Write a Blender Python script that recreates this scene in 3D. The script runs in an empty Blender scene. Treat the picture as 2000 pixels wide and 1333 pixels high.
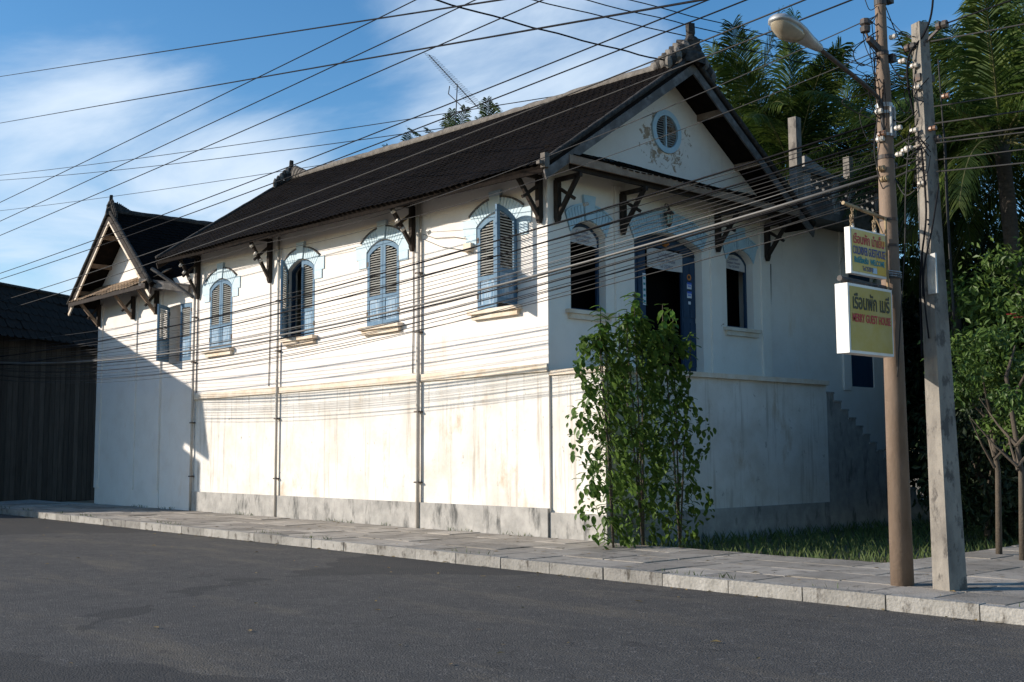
import bpy, math, random
from mathutils import Vector, Matrix
from mathutils.geometry import tessellate_polygon

R = random.Random(7)
rad = math.radians
scene = bpy.context.scene
COL = scene.collection

# ------------------------------------------------------------------ camera
# x runs along the gable front, y along the long front, z up; house corner at the origin
YAW, PITCH, ROLL = rad(42.1), rad(5.6), rad(0.3)
fw = Vector((math.sin(YAW), math.cos(YAW), 0)); rt = Vector((math.cos(YAW), -math.sin(YAW), 0)); upv = Vector((0, 0, 1))
F = fw * math.cos(PITCH) + upv * math.sin(PITCH)
U = upv * math.cos(PITCH) - fw * math.sin(PITCH)
R2 = rt * math.cos(ROLL) - U * math.sin(ROLL); U2 = U * math.cos(ROLL) + rt * math.sin(ROLL)
cd = bpy.data.cameras.new('camera'); cam = bpy.data.objects.new('camera', cd); COL.objects.link(cam)
cd.sensor_width = 36.0; cd.lens = 2215 / 2000 * 36.0; cd.clip_start = 0.1; cd.clip_end = 4000
M = Matrix((R2, U2, -F)).transposed().to_4x4(); M.translation = Vector((-13.88, -14.40, 1.60))
cam.matrix_world = M
scene.camera = cam

# ------------------------------------------------------------------ sky, sun, exposure
SUN_EL = rad(20.0)
to_sun = Vector((-math.cos(rad(38.5)), math.sin(rad(38.5)), 0)) * math.cos(SUN_EL) + Vector((0, 0, math.sin(SUN_EL)))
w = bpy.data.worlds.new('World'); scene.world = w; w.use_nodes = True
nt = w.node_tree; N = nt.nodes; L = nt.links; N.clear()
out = N.new('ShaderNodeOutputWorld'); bg = N.new('ShaderNodeBackground'); bg.inputs[1].default_value = 0.15
sky = N.new('ShaderNodeTexSky'); sky.sky_type = 'NISHITA'; sky.sun_disc = False
sky.sun_elevation = SUN_EL; sky.sun_rotation = math.atan2(to_sun.x, to_sun.y)
sky.air_density = 1.0; sky.dust_density = 0.4; sky.ozone_density = 2.0; sky.altitude = 300
tc = N.new('ShaderNodeTexCoord')
def wmath(op, a, b=None, c=None):
    n = N.new('ShaderNodeMath'); n.operation = op
    for i, v in enumerate((a, b, c)):
        if v is None: continue
        if hasattr(v, 'is_linked'): L.new(v, n.inputs[i])
        else: n.inputs[i].default_value = v
    return n.outputs[0]
sep = N.new('ShaderNodeSeparateXYZ'); L.new(tc.outputs['Generated'], sep.inputs[0])
den = wmath('ADD', wmath('MAXIMUM', sep.outputs[2], 0.0), 0.16)
comb = N.new('ShaderNodeCombineXYZ')
L.new(wmath('DIVIDE', sep.outputs[0], den), comb.inputs[0]); L.new(wmath('DIVIDE', sep.outputs[1], den), comb.inputs[1])
mp = N.new('ShaderNodeMapping'); mp.inputs['Rotation'].default_value = (0, 0, rad(25)); mp.inputs['Scale'].default_value = (1.0, 0.55, 1.0)
L.new(comb.outputs[0], mp.inputs[0])
nz = N.new('ShaderNodeTexNoise'); nz.inputs['Scale'].default_value = 2.1; nz.inputs['Detail'].default_value = 9; nz.inputs['Roughness'].default_value = 0.56; nz.inputs['Distortion'].default_value = 0.5
L.new(mp.outputs[0], nz.inputs['Vector'])
def bank(d, lo, hi):      # a cloud bank that stands in one direction of the sky
    dp = N.new('ShaderNodeVectorMath'); dp.operation = 'DOT_PRODUCT'; L.new(tc.outputs['Generated'], dp.inputs[0]); dp.inputs[1].default_value = d
    mr = N.new('ShaderNodeMapRange'); mr.interpolation_type = 'SMOOTHSTEP'; mr.inputs[1].default_value = lo; mr.inputs[2].default_value = hi
    L.new(dp.outputs['Value'], mr.inputs[0]); return mr.outputs[0]
b1 = bank((0.385, 0.902, 0.196), 0.980, 0.999)
b2 = bank((0.65, 0.67, 0.355), 0.982, 0.9995)
dens = wmath('ADD', wmath('ADD', nz.outputs[0], wmath('MULTIPLY', b1, 0.33)), wmath('MULTIPLY', b2, 0.27))
cm = N.new('ShaderNodeMapRange'); cm.interpolation_type = 'SMOOTHSTEP'; cm.inputs[1].default_value = 0.56; cm.inputs[2].default_value = 0.98; cm.inputs[4].default_value = 0.95
L.new(dens, cm.inputs[0])
hsv = N.new('ShaderNodeHueSaturation'); hsv.inputs['Saturation'].default_value = 1.30; hsv.inputs['Value'].default_value = 0.93
L.new(sky.outputs[0], hsv.inputs['Color'])
mix = N.new('ShaderNodeMix'); mix.data_type = 'RGBA'
L.new(cm.outputs[0], mix.inputs[0]); L.new(hsv.outputs[0], mix.inputs[6]); mix.inputs[7].default_value = (4.1, 4.8, 5.6, 1)
L.new(mix.outputs[2], bg.inputs[0]); L.new(bg.outputs[0], out.inputs[0])
sl = bpy.data.lights.new('sun', 'SUN'); sl.energy = 4.6; sl.angle = rad(0.53); sl.color = (1.0, 0.905, 0.79)
sun = bpy.data.objects.new('sun', sl); COL.objects.link(sun)
sun.rotation_euler = to_sun.to_track_quat('Z', 'Y').to_euler()
vs = scene.view_settings; vs.view_transform = 'Standard'; vs.look = 'None'; vs.gamma = 1.0; vs.exposure = 0.36; vs.use_curve_mapping = False

# ------------------------------------------------------------------ materials
MATS = {}
def mat(name, col, rough=0.8, col2=None, scale=6.0, lo=0.35, hi=0.65, stretch=(1, 1, 1), bump=0.0, bscale=40.0, metal=0.0, spots=None, spec=0.3, detail=6, objvar=0.0, trans=0.0):
    m = bpy.data.materials.new(name); m.use_nodes = True; t = m.node_tree; n = t.nodes; l = t.links
    b = n['Principled BSDF']; b.inputs['Roughness'].default_value = rough; b.inputs['Metallic'].default_value = metal
    b.inputs['Specular IOR Level'].default_value = spec
    g = n.new('ShaderNodeNewGeometry')
    vec = g.outputs['Position']
    cur = None
    if col2:
        mpn = n.new('ShaderNodeMapping'); mpn.inputs['Scale'].default_value = stretch; l.new(vec, mpn.inputs[0])
        z = n.new('ShaderNodeTexNoise'); z.inputs['Scale'].default_value = scale; z.inputs['Detail'].default_value = detail; z.inputs['Roughness'].default_value = 0.65
        l.new(mpn.outputs[0], z.inputs['Vector'])
        mr = n.new('ShaderNodeMapRange'); mr.inputs[1].default_value = lo; mr.inputs[2].default_value = hi; l.new(z.outputs[0], mr.inputs[0])
        mx = n.new('ShaderNodeMix'); mx.data_type = 'RGBA'; mx.inputs[6].default_value = (*col, 1); mx.inputs[7].default_value = (*col2, 1)
        l.new(mr.outputs[0], mx.inputs[0]); cur = mx.outputs[2]
    if spots:
        for (sc, s_lo, s_hi, scol, sst) in spots:
            mpn = n.new('ShaderNodeMapping'); mpn.inputs['Scale'].default_value = sst; l.new(vec, mpn.inputs[0])
            z = n.new('ShaderNodeTexNoise'); z.inputs['Scale'].default_value = sc; z.inputs['Detail'].default_value = 8; z.inputs['Roughness'].default_value = 0.7
            l.new(mpn.outputs[0], z.inputs['Vector'])
            mr = n.new('ShaderNodeMapRange'); mr.inputs[1].default_value = s_lo; mr.inputs[2].default_value = s_hi; l.new(z.outputs[0], mr.inputs[0])
            mx = n.new('ShaderNodeMix'); mx.data_type = 'RGBA'; mx.inputs[7].default_value = (*scol, 1)
            if cur: l.new(cur, mx.inputs[6])
            else: mx.inputs[6].default_value = (*col, 1)
            l.new(mr.outputs[0], mx.inputs[0]); cur = mx.outputs[2]
    if objvar:
        oi = n.new('ShaderNodeObjectInfo'); h = n.new('ShaderNodeHueSaturation')
        mr = n.new('ShaderNodeMapRange'); mr.inputs[3].default_value = 1 - objvar; mr.inputs[4].default_value = 1 + objvar; l.new(oi.outputs['Random'], mr.inputs[0])
        l.new(mr.outputs[0], h.inputs['Value'])
        if cur: l.new(cur, h.inputs['Color'])
        else: h.inputs['Color'].default_value = (*col, 1)
        cur = h.outputs[0]
    if cur: l.new(cur, b.inputs['Base Color'])
    else: b.inputs['Base Color'].default_value = (*col, 1)
    if bump:
        z = n.new('ShaderNodeTexNoise'); z.inputs['Scale'].default_value = bscale; z.inputs['Detail'].default_value = 5; l.new(vec, z.inputs['Vector'])
        bp = n.new('ShaderNodeBump'); bp.inputs['Strength'].default_value = bump; bp.inputs['Distance'].default_value = 0.02
        l.new(z.outputs[0], bp.inputs['Height']); l.new(bp.outputs[0], b.inputs['Normal'])
    if trans:
        tr = n.new('ShaderNodeBsdfTranslucent'); ms = n.new('ShaderNodeMixShader'); ms.inputs[0].default_value = trans
        if cur: l.new(cur, tr.inputs[0])
        else: tr.inputs[0].default_value = (*col, 1)
        l.new(b.outputs[0], ms.inputs[1]); l.new(tr.outputs[0], ms.inputs[2]); l.new(ms.outputs[0], n['Material Output'].inputs[0])
    MATS[name] = m
    return m

mat('plaster', (0.81, 0.758, 0.70), 0.9, (0.74, 0.675, 0.61), 1.4, 0.45, 0.75, bump=0.25, bscale=14,
    spots=[(1.1, 0.60, 0.80, (0.70, 0.55, 0.40), (1, 1, 0.35)), (3.0, 0.64, 0.75, (0.60, 0.55, 0.49), (2.5, 2.5, 0.25)), (9.0, 0.70, 0.78, (0.50, 0.42, 0.36), (1, 1, 1))])
mat('plaster_lower', (0.74, 0.71, 0.66), 0.92, (0.58, 0.53, 0.46), 1.1, 0.42, 0.72, bump=0.35, bscale=14,
    spots=[(2.2, 0.54, 0.70, (0.42, 0.37, 0.31), (2.6, 2.6, 0.16)), (1.3, 0.58, 0.72, (0.50, 0.40, 0.29), (1, 1, 0.5)), (6.0, 0.62, 0.70, (0.33, 0.30, 0.26), (1, 1, 0.7))])
mat('soffit', (0.010, 0.008, 0.007), 0.9, (0.020, 0.015, 0.012), 6, 0.4, 0.7, spec=0.05)
mat('surround_sunlit', (0.50, 0.63, 0.70), 0.85, (0.57, 0.67, 0.72), 5, 0.4, 0.7, bump=0.15, bscale=30, spots=[(14, 0.66, 0.75, (0.48, 0.52, 0.54), (1, 1, 1))])  # copy of the blue surround with the sun's brightening put into its colour
mat('plaster_trim', (0.74, 0.66, 0.55), 0.9, (0.62, 0.48, 0.34), 3.0, 0.4, 0.7, bump=0.2, bscale=20)
mat('surround_blue', (0.40, 0.58, 0.68), 0.85, (0.50, 0.64, 0.70), 5, 0.4, 0.7, bump=0.15, bscale=30, spots=[(14, 0.66, 0.75, (0.42, 0.46, 0.48), (1, 1, 1))])
mat('joint_blue', (0.14, 0.24, 0.31), 0.9)
mat('joint_pale', (0.34, 0.43, 0.48), 0.9)  # joint lightened to go with the sunlit surround copy
mat('shutter_blue', (0.065, 0.145, 0.235), 0.6, (0.095, 0.19, 0.28), 9, 0.4, 0.65, (1, 1, 0.25), spots=[(16, 0.60, 0.70, (0.22, 0.32, 0.40), (1.5, 1.5, 0.35))])
mat('shutter_panel', (0.14, 0.26, 0.38), 0.7, (0.34, 0.43, 0.51), 12, 0.40, 0.62, (1.5, 1.5, 0.3), spots=[(20, 0.62, 0.70, (0.10, 0.19, 0.32), (2, 2, 0.4))])
mat('slat_cream', (0.36, 0.36, 0.335), 0.75, (0.27, 0.27, 0.25), 8, 0.4, 0.7, objvar=0.12)
mat('door_blue', (0.018, 0.042, 0.085), 0.6, (0.028, 0.060, 0.11), 7, 0.4, 0.7, (1, 1, 0.3))
mat('door_dark', (0.016, 0.022, 0.032), 0.6)
mat('wood_dark', (0.022, 0.016, 0.013), 0.85, (0.045, 0.033, 0.025), 7, 0.4, 0.7, (1, 1, 0.4), bump=0.2)
mat('wood_brown', (0.22, 0.15, 0.105), 0.8, (0.34, 0.25, 0.18), 5, 0.4, 0.7, bump=0.2)
mat('wood_grey', (0.10, 0.092, 0.085), 0.85, (0.21, 0.195, 0.185), 4, 0.45, 0.7, bump=0.2, spots=[(7, 0.55, 0.68, (0.05, 0.045, 0.04), (1, 1, 1))])
mat('roof_tile', (0.005, 0.004, 0.0035), 0.9, (0.011, 0.008, 0.0065), 5.5, 0.35, 0.7, bump=0.3, bscale=30, spec=0.05,
    spots=[(2.2, 0.58, 0.75, (0.004, 0.004, 0.0036), (1, 1, 1)), (11, 0.64, 0.74, (0.022, 0.016, 0.012), (1, 1, 1))], objvar=0.25)
mat('mortar', (0.125, 0.112, 0.098), 0.95, (0.21, 0.19, 0.165), 6, 0.4, 0.7, bump=0.5, bscale=25, spots=[(9, 0.55, 0.66, (0.07, 0.065, 0.055), (1, 1, 1))])
mat('mortar_dark', (0.028, 0.026, 0.024), 0.95, (0.080, 0.073, 0.066), 9, 0.45, 0.72, bump=0.5, bscale=25)
mat('pent_tile', (0.34, 0.24, 0.15), 0.9, (0.17, 0.12, 0.085), 7, 0.42, 0.62, bump=0.4, objvar=0.25)
mat('concrete', (0.30, 0.29, 0.27), 0.9, (0.44, 0.42, 0.39), 3, 0.4, 0.7, bump=0.3, bscale=22, spots=[(2.4, 0.52, 0.68, (0.10, 0.10, 0.095), (1.6, 1.6, 0.5))])
mat('concrete_dark', (0.12, 0.12, 0.118), 0.95, (0.25, 0.245, 0.235), 2.6, 0.42, 0.68, bump=0.3, bscale=18, spots=[(4, 0.55, 0.7, (0.05, 0.05, 0.048), (1.5, 1.5, 0.5))])
mat('pole_concrete', (0.26, 0.235, 0.20), 0.9, (0.15, 0.135, 0.118), 5, 0.4, 0.7, (1, 1, 0.4), bump=0.35, bscale=30, spots=[(7, 0.54, 0.62, (0.10, 0.09, 0.08), (1, 1, 0.5))])
mat('pole_brown', (0.15, 0.105, 0.073), 0.85, (0.245, 0.18, 0.135), 4, 0.35, 0.7, (1, 1, 0.3), bump=0.2, bscale=30, spots=[(12, 0.62, 0.7, (0.20, 0.15, 0.12), (1, 1, 0.6))])
mat('pipe_grey', (0.46, 0.42, 0.37), 0.7, (0.56, 0.52, 0.46), 4, 0.4, 0.7)
mat('wire_black', (0.010, 0.010, 0.012), 0.7, spec=0.08)
mat('wire_grey', (0.034, 0.033, 0.032), 0.6, spec=0.2)
mat('cable_pale', (0.12, 0.116, 0.11), 0.5, spec=0.4)
mat('porcelain', (0.50, 0.46, 0.40), 0.4, (0.30, 0.24, 0.18), 18, 0.45, 0.7, spec=0.4)
mat('porcelain_brown', (0.20, 0.10, 0.055), 0.4, spec=0.4)
mat('iron', (0.055, 0.05, 0.047), 0.6, (0.16, 0.085, 0.05), 14, 0.5, 0.72)
mat('iron_tan', (0.34, 0.25, 0.14), 0.6, (0.22, 0.13, 0.07), 12, 0.45, 0.7)
mat('galvanised', (0.42, 0.43, 0.43), 0.45, (0.33, 0.32, 0.30), 12, 0.4, 0.7, metal=0.4)
mat('lamp_glass', (0.34, 0.29, 0.21), 0.22, (0.26, 0.21, 0.15), 9, 0.4, 0.7, spec=0.6)
mat('aluminium', (0.03, 0.032, 0.036), 0.6, spec=0.1)
mat('sign_white', (0.82, 0.80, 0.75), 0.6, (0.70, 0.64, 0.54), 5, 0.5, 0.75)
mat('sign_yellow', (0.62, 0.45, 0.10), 0.5, (0.66, 0.52, 0.22), 4, 0.35, 0.7)
mat('sign_yellow2', (0.46, 0.33, 0.06), 0.5, (0.50, 0.39, 0.14), 4, 0.35, 0.7)
mat('sign_gold', (0.72, 0.42, 0.02), 0.5)
mat('ink_red', (0.52, 0.045, 0.05), 0.5); mat('ink_blue', (0.055, 0.075, 0.26), 0.5)
mat('ink_teal', (0.03, 0.24, 0.27), 0.5); mat('ink_black', (0.045, 0.040, 0.02), 0.5); mat('ink_pale', (0.42, 0.55, 0.66), 0.5)
mat('cloth_white', (0.56, 0.54, 0.53), 0.9, (0.46, 0.43, 0.41), 4, 0.4, 0.7)
mat('ink_grey', (0.16, 0.16, 0.22), 0.9)
mat('sticker_orange', (0.55, 0.20, 0.05), 0.5); mat('sticker_white', (0.62, 0.66, 0.72), 0.5); mat('sticker_blue', (0.05, 0.12, 0.50), 0.5)
mat('glass_green', (0.30, 0.50, 0.47), 0.15, spec=0.6)
mat('frond', (0.026, 0.052, 0.010), 0.6, (0.095, 0.125, 0.022), 1.6, 0.47, 0.70, spec=0.15, objvar=0.45, trans=0.22)  # brighter second tone paints sun highlights into the leaflets
mat('frond_sunlit', (0.15, 0.165, 0.028), 0.55, (0.10, 0.125, 0.024), 2, 0.4, 0.7, spec=0.4, trans=0.3)  # sunlight on some fronds put into the colour as yellow-green
mat('rachis', (0.12, 0.115, 0.045), 0.6, (0.07, 0.075, 0.03), 4, 0.4, 0.7)
mat('palm_trunk', (0.085, 0.072, 0.06), 0.9, (0.045, 0.04, 0.034), 8, 0.4, 0.7, (1, 1, 3), bump=0.5)
mat('bark', (0.10, 0.08, 0.06), 0.9, (0.06, 0.05, 0.04), 8, 0.4, 0.7, (1, 1, 0.3), bump=0.5)
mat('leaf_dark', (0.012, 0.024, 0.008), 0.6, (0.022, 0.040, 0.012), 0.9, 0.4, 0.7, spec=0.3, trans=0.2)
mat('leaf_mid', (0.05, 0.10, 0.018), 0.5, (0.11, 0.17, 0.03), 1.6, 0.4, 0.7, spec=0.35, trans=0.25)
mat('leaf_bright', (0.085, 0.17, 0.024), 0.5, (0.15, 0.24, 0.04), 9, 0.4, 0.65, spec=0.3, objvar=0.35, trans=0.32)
mat('leaf_shrub', (0.05, 0.105, 0.018), 0.5, (0.12, 0.19, 0.035), 14, 0.4, 0.62, spec=0.3, trans=0.28, spots=[(8, 0.66, 0.72, (0.16, 0.13, 0.05), (1, 1, 1))])
mat('leaf_dry', (0.22, 0.14, 0.06), 0.8, (0.12, 0.10, 0.04), 30, 0.4, 0.6)
mat('petal_red', (0.45, 0.05, 0.06), 0.6)
mat('asphalt', (0.055, 0.053, 0.051), 0.92, (0.085, 0.080, 0.073), 2.4, 0.3, 0.7, bump=1.0, bscale=55, detail=12, spots=[(0.9, 0.52, 0.66, (0.115, 0.100, 0.080), (1, 0.25, 1)), (22, 0.56, 0.64, (0.15, 0.14, 0.13), (1, 1, 1)), (35, 0.60, 0.66, (0.022, 0.021, 0.020), (1, 1, 1)), (0.8, 0.63, 0.70, (0.030, 0.029, 0.028), (1, 0.5, 1))])
mat('bounce_road', (0.36, 0.28, 0.19), 0.95, (0.28, 0.22, 0.155), 1.5, 0.35, 0.7, bump=0.6, bscale=40)  # coloured pale to bounce warm light onto the gable
mat('paving', (0.37, 0.335, 0.29), 0.9, (0.25, 0.225, 0.19), 2.2, 0.35, 0.7, bump=0.6, bscale=60, objvar=0.28, spots=[(5, 0.56, 0.68, (0.10, 0.088, 0.072), (1, 1, 1)), (30, 0.62, 0.7, (0.32, 0.30, 0.27), (1, 1, 1))])
mat('kerb_stone', (0.30, 0.285, 0.26), 0.9, (0.20, 0.19, 0.17), 4, 0.4, 0.7, bump=0.9, bscale=26, objvar=0.22, spots=[(6, 0.55, 0.66, (0.09, 0.08, 0.068), (1, 1, 0.6))])
mat('soil', (0.25, 0.19, 0.125), 0.95, (0.17, 0.13, 0.09), 1.5, 0.4, 0.7, bump=0.6, bscale=50, spots=[(0.7, 0.5, 0.68, (0.06, 0.085, 0.03), (1, 1, 1))])
mat('grass', (0.065, 0.105, 0.028), 0.7, (0.10, 0.12, 0.04), 3, 0.4, 0.7, trans=0.2)
mat('neighbour_roof', (0.008, 0.007, 0.006), 0.9, (0.020, 0.016, 0.013), 3, 0.4, 0.7, (4, 4, 0.4), bump=0.3, objvar=0.2)
mat('neighbour_wall', (0.055, 0.047, 0.040), 0.9, (0.028, 0.024, 0.020), 3, 0.4, 0.7, (3, 3, 0.4), bump=0.3, objvar=0.35)
mat('opening_black', (0.006, 0.006, 0.006), 0.95, spec=0.02)  # near-black colour standing in for the shade inside the rooms

def cracked(m):
    n = m.node_tree.nodes; l = m.node_tree.links; b = n['Principled BSDF']; src = b.inputs['Base Color'].links[0].from_socket
    g = n.new('ShaderNodeNewGeometry')
    wz = n.new('ShaderNodeTexNoise'); wz.inputs['Scale'].default_value = 1.6; wz.inputs['Detail'].default_value = 6; l.new(g.outputs['Position'], wz.inputs['Vector'])
    av = n.new('ShaderNodeVectorMath'); av.operation = 'ADD'; l.new(g.outputs['Position'], av.inputs[0]); l.new(wz.outputs['Color'], av.inputs[1])
    v = n.new('ShaderNodeTexVoronoi'); v.feature = 'DISTANCE_TO_EDGE'; v.inputs['Scale'].default_value = 0.55; l.new(av.outputs[0], v.inputs['Vector'])
    e = n.new('ShaderNodeMapRange'); e.inputs[1].default_value = 0.006; e.inputs[2].default_value = 0.001; e.inputs[4].default_value = 0.6; l.new(v.outputs['Distance'], e.inputs[0])
    pz = n.new('ShaderNodeTexNoise'); pz.inputs['Scale'].default_value = 0.35; l.new(g.outputs['Position'], pz.inputs['Vector'])
    pm = n.new('ShaderNodeMapRange'); pm.inputs[1].default_value = 0.46; pm.inputs[2].default_value = 0.56; l.new(pz.outputs[0], pm.inputs[0])
    mu = n.new('ShaderNodeMath'); mu.operation = 'MULTIPLY'; l.new(e.outputs[0], mu.inputs[0]); l.new(pm.outputs[0], mu.inputs[1])
    mx = n.new('ShaderNodeMix'); mx.data_type = 'RGBA'; mx.inputs[7].default_value = (0.018, 0.017, 0.016, 1); l.new(mu.outputs[0], mx.inputs[0]); l.new(src, mx.inputs[6])
    v2 = n.new('ShaderNodeTexVoronoi'); v2.inputs['Scale'].default_value = 0.16; l.new(av.outputs[0], v2.inputs['Vector'])
    sp = n.new('ShaderNodeSeparateColor'); l.new(v2.outputs['Color'], sp.inputs[0])
    k = n.new('ShaderNodeMapRange'); k.inputs[1].default_value = 0.70; k.inputs[2].default_value = 0.72; k.inputs[4].default_value = 0.6; l.new(sp.outputs[0], k.inputs[0])
    m2 = n.new('ShaderNodeMix'); m2.data_type = 'RGBA'; m2.inputs[7].default_value = (0.036, 0.035, 0.034, 1); l.new(k.outputs[0], m2.inputs[0]); l.new(mx.outputs[2], m2.inputs[6]); l.new(m2.outputs[2], b.inputs['Base Color'])
cracked(MATS['asphalt'])

# gable plaster: flaking ring round the round vent, with brown undercoat showing
def flaking(m):
    n = m.node_tree.nodes; l = m.node_tree.links; b = n['Principled BSDF']; src = b.inputs['Base Color'].links[0].from_socket
    g = n.new('ShaderNodeNewGeometry'); sp = n.new('ShaderNodeSeparateXYZ'); l.new(g.outputs['Position'], sp.inputs[0])
    def mth(op, a, c=None):
        k = n.new('ShaderNodeMath'); k.operation = op
        for i, v in enumerate((a, c)):
            if v is None: continue
            if hasattr(v, 'is_linked'): l.new(v, k.inputs[i])
            else: k.inputs[i].default_value = v
        return k.outputs[0]
    dx = mth('SUBTRACT', sp.outputs[0], 3.28); dz = mth('MULTIPLY', mth('SUBTRACT', sp.outputs[2], 7.78), 1.15)
    dist = mth('SQRT', mth('ADD', mth('MULTIPLY', dx, dx), mth('MULTIPLY', dz, dz)))
    ring = n.new('ShaderNodeMapRange'); ring.interpolation_type = 'SMOOTHSTEP'; ring.inputs[1].default_value = 1.05; ring.inputs[2].default_value = 0.5; l.new(dist, ring.inputs[0])
    z = n.new('ShaderNodeTexNoise'); z.inputs['Scale'].default_value = 5.5; z.inputs['Detail'].default_value = 9; z.inputs['Roughness'].default_value = 0.72; z.inputs['Distortion'].default_value = 0.8; l.new(g.outputs['Position'], z.inputs['Vector'])
    v = mth('ADD', z.outputs[0], mth('MULTIPLY', ring.outputs[0], 0.17))
    st = n.new('ShaderNodeMapRange'); st.inputs[1].default_value = 0.665; st.inputs[2].default_value = 0.70; l.new(v, st.inputs[0])
    z2 = n.new('ShaderNodeTexNoise'); z2.inputs['Scale'].default_value = 11; l.new(g.outputs['Position'], z2.inputs['Vector'])
    cr = n.new('ShaderNodeMix'); cr.data_type = 'RGBA'; cr.inputs[6].default_value = (0.24, 0.15, 0.08, 1); cr.inputs[7].default_value = (0.50, 0.40, 0.30, 1); l.new(z2.outputs[0], cr.inputs[0])
    mx = n.new('ShaderNodeMix'); mx.data_type = 'RGBA'; l.new(st.outputs[0], mx.inputs[0]); l.new(src, mx.inputs[6]); l.new(cr.outputs[2], mx.inputs[7]); l.new(mx.outputs[2], b.inputs['Base Color'])
mat('plaster_gable', (0.82, 0.765, 0.69), 0.9, (0.75, 0.68, 0.60), 1.4, 0.45, 0.75, bump=0.25, bscale=14,
    spots=[(3.0, 0.64, 0.76, (0.58, 0.52, 0.50), (2.5, 2.5, 0.2)), (1.2, 0.62, 0.8, (0.60, 0.50, 0.40), (1, 1, 0.4))])
flaking(MATS['plaster_gable'])

# ------------------------------------------------------------------ mesh helpers
class MB:
    def __init__(s): s.v = []; s.f = []
    def add(s, vs, fs):
        o = len(s.v); s.v += [tuple(p) for p in vs]; s.f += [tuple(i + o for i in f) for f in fs]; return s
    def box(s, lo, hi):
        (a, b, c), (d, e, f) = lo, hi
        return s.add([(a, b, c), (d, b, c), (d, e, c), (a, e, c), (a, b, f), (d, b, f), (d, e, f), (a, e, f)],
                     [(0, 3, 2, 1), (4, 5, 6, 7), (0, 1, 5, 4), (1, 2, 6, 5), (2, 3, 7, 6), (3, 0, 4, 7)])
    def beam(s, p0, p1, wd, ht, up=(0, 0, 1), taper=1.0):
        p0, p1 = Vector(p0), Vector(p1); d = (p1 - p0).normalized(); up = Vector(up)
        sx = d.cross(up)
        if sx.length < 1e-4: sx = d.cross(Vector((1, 0, 0)))
        sx.normalize(); uz = sx.cross(d)
        vs = []
        for p, k in ((p0, 1.0), (p1, taper)):
            for a, b in ((-1, -1), (1, -1), (1, 1), (-1, 1)): vs.append(p + sx * (a * wd / 2 * k) + uz * (b * ht / 2 * k))
        return s.add(vs, [(0, 1, 2, 3), (7, 6, 5, 4), (0, 4, 5, 1), (1, 5, 6, 2), (2, 6, 7, 3), (3, 7, 4, 0)])
    def tube(s, pts, r, n=6, caps=True):
        pts = [Vector(p) for p in pts]; k = len(pts); rs = r if isinstance(r, (list, tuple)) else [r] * k
        vs = []; prev = None
        for i, p in enumerate(pts):
            d = (pts[min(i + 1, k - 1)] - pts[max(i - 1, 0)]).normalized()
            a = prev if prev is not None else (Vector((0, 0, 1)) if abs(d.z) < 0.9 else Vector((1, 0, 0)))
            x = d.cross(a).normalized(); y = x.cross(d).normalized(); prev = y
            for j in range(n):
                t = 2 * math.pi * j / n; vs.append(p + (x * math.cos(t) + y * math.sin(t)) * rs[i])
        fs = [(i * n + j, i * n + (j + 1) % n, (i + 1) * n + (j + 1) % n, (i + 1) * n + j) for i in range(k - 1) for j in range(n)]
        if caps: fs += [tuple(range(n - 1, -1, -1)), tuple((k - 1) * n + j for j in range(n))]
        return s.add(vs, fs)
    def lathe(s, c, prof, n=12, axis=None):
        c = Vector(c); vs = []
        for (r, z) in prof:
            for j in range(n):
                t = 2 * math.pi * j / n; p = Vector((r * math.cos(t), r * math.sin(t), z))
                if axis is not None: p = axis @ p
                vs.append(c + p)
        k = len(prof)
        fs = [(i * n + j, i * n + (j + 1) % n, (i + 1) * n + (j + 1) % n, (i + 1) * n + j) for i in range(k - 1) for j in range(n)]
        fs += [tuple(range(n - 1, -1, -1)), tuple((k - 1) * n + j for j in range(n))]
        return s.add(vs, fs)
    def prism(s, mp_, poly, d0, d1):
        k = len(poly); vs = [mp_(a, z, d0) for a, z in poly] + [mp_(a, z, d1) for a, z in poly]
        return s.add(vs, [tuple(range(k)), tuple(range(2 * k - 1, k - 1, -1))] + [(i, i + k, (i + 1) % k + k, (i + 1) % k) for i in range(k)])
    def holed(s, mp_, outer, holes, d0, d1):
        loops = [outer] + holes; flat = [p for lp in loops for p in lp]; k = len(flat)
        tris = tessellate_polygon([[Vector((a, z, 0)) for a, z in lp] for lp in loops])
        vs = [mp_(a, z, d0) for a, z in flat] + [mp_(a, z, d1) for a, z in flat]
        fs = [tuple(t) for t in tris] + [tuple(i + k for i in reversed(t)) for t in tris]
        o = 0
        for lp in loops:
            m = len(lp)
            fs += [(o + i, o + (i + 1) % m, o + (i + 1) % m + k, o + i + k) for i in range(m)]; o += m
        return s.add(vs, fs)
    def build(s, name, m, parent=None, smooth=False, fix=True):
        me = bpy.data.meshes.new(name); me.from_pydata(s.v, [], s.f); me.update()
        if fix:
            import bmesh
            bm = bmesh.new(); bm.from_mesh(me); bmesh.ops.recalc_face_normals(bm, faces=bm.faces); bm.to_mesh(me); bm.free()
        if smooth: me.polygons.foreach_set('use_smooth', [True] * len(me.polygons))
        if m: me.materials.append(MATS[m])
        o = bpy.data.objects.new(name, me); COL.objects.link(o)
        if parent: put(o, parent)
        return o
def put(o, parent):
    o.parent = parent
    o.matrix_parent_inverse = Matrix.Identity(4) if parent.type == 'EMPTY' and parent.get('_local') else parent.matrix_basis.inverted()
def mats(o, *names):
    for x in names: o.data.materials.append(MATS[x])
def tag(o, label, cat, group=None, kind=None):
    if label: o['label'] = label
    if cat: o['category'] = cat
    if group: o['group'] = group
    if kind: o['kind'] = kind
    return o
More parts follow.
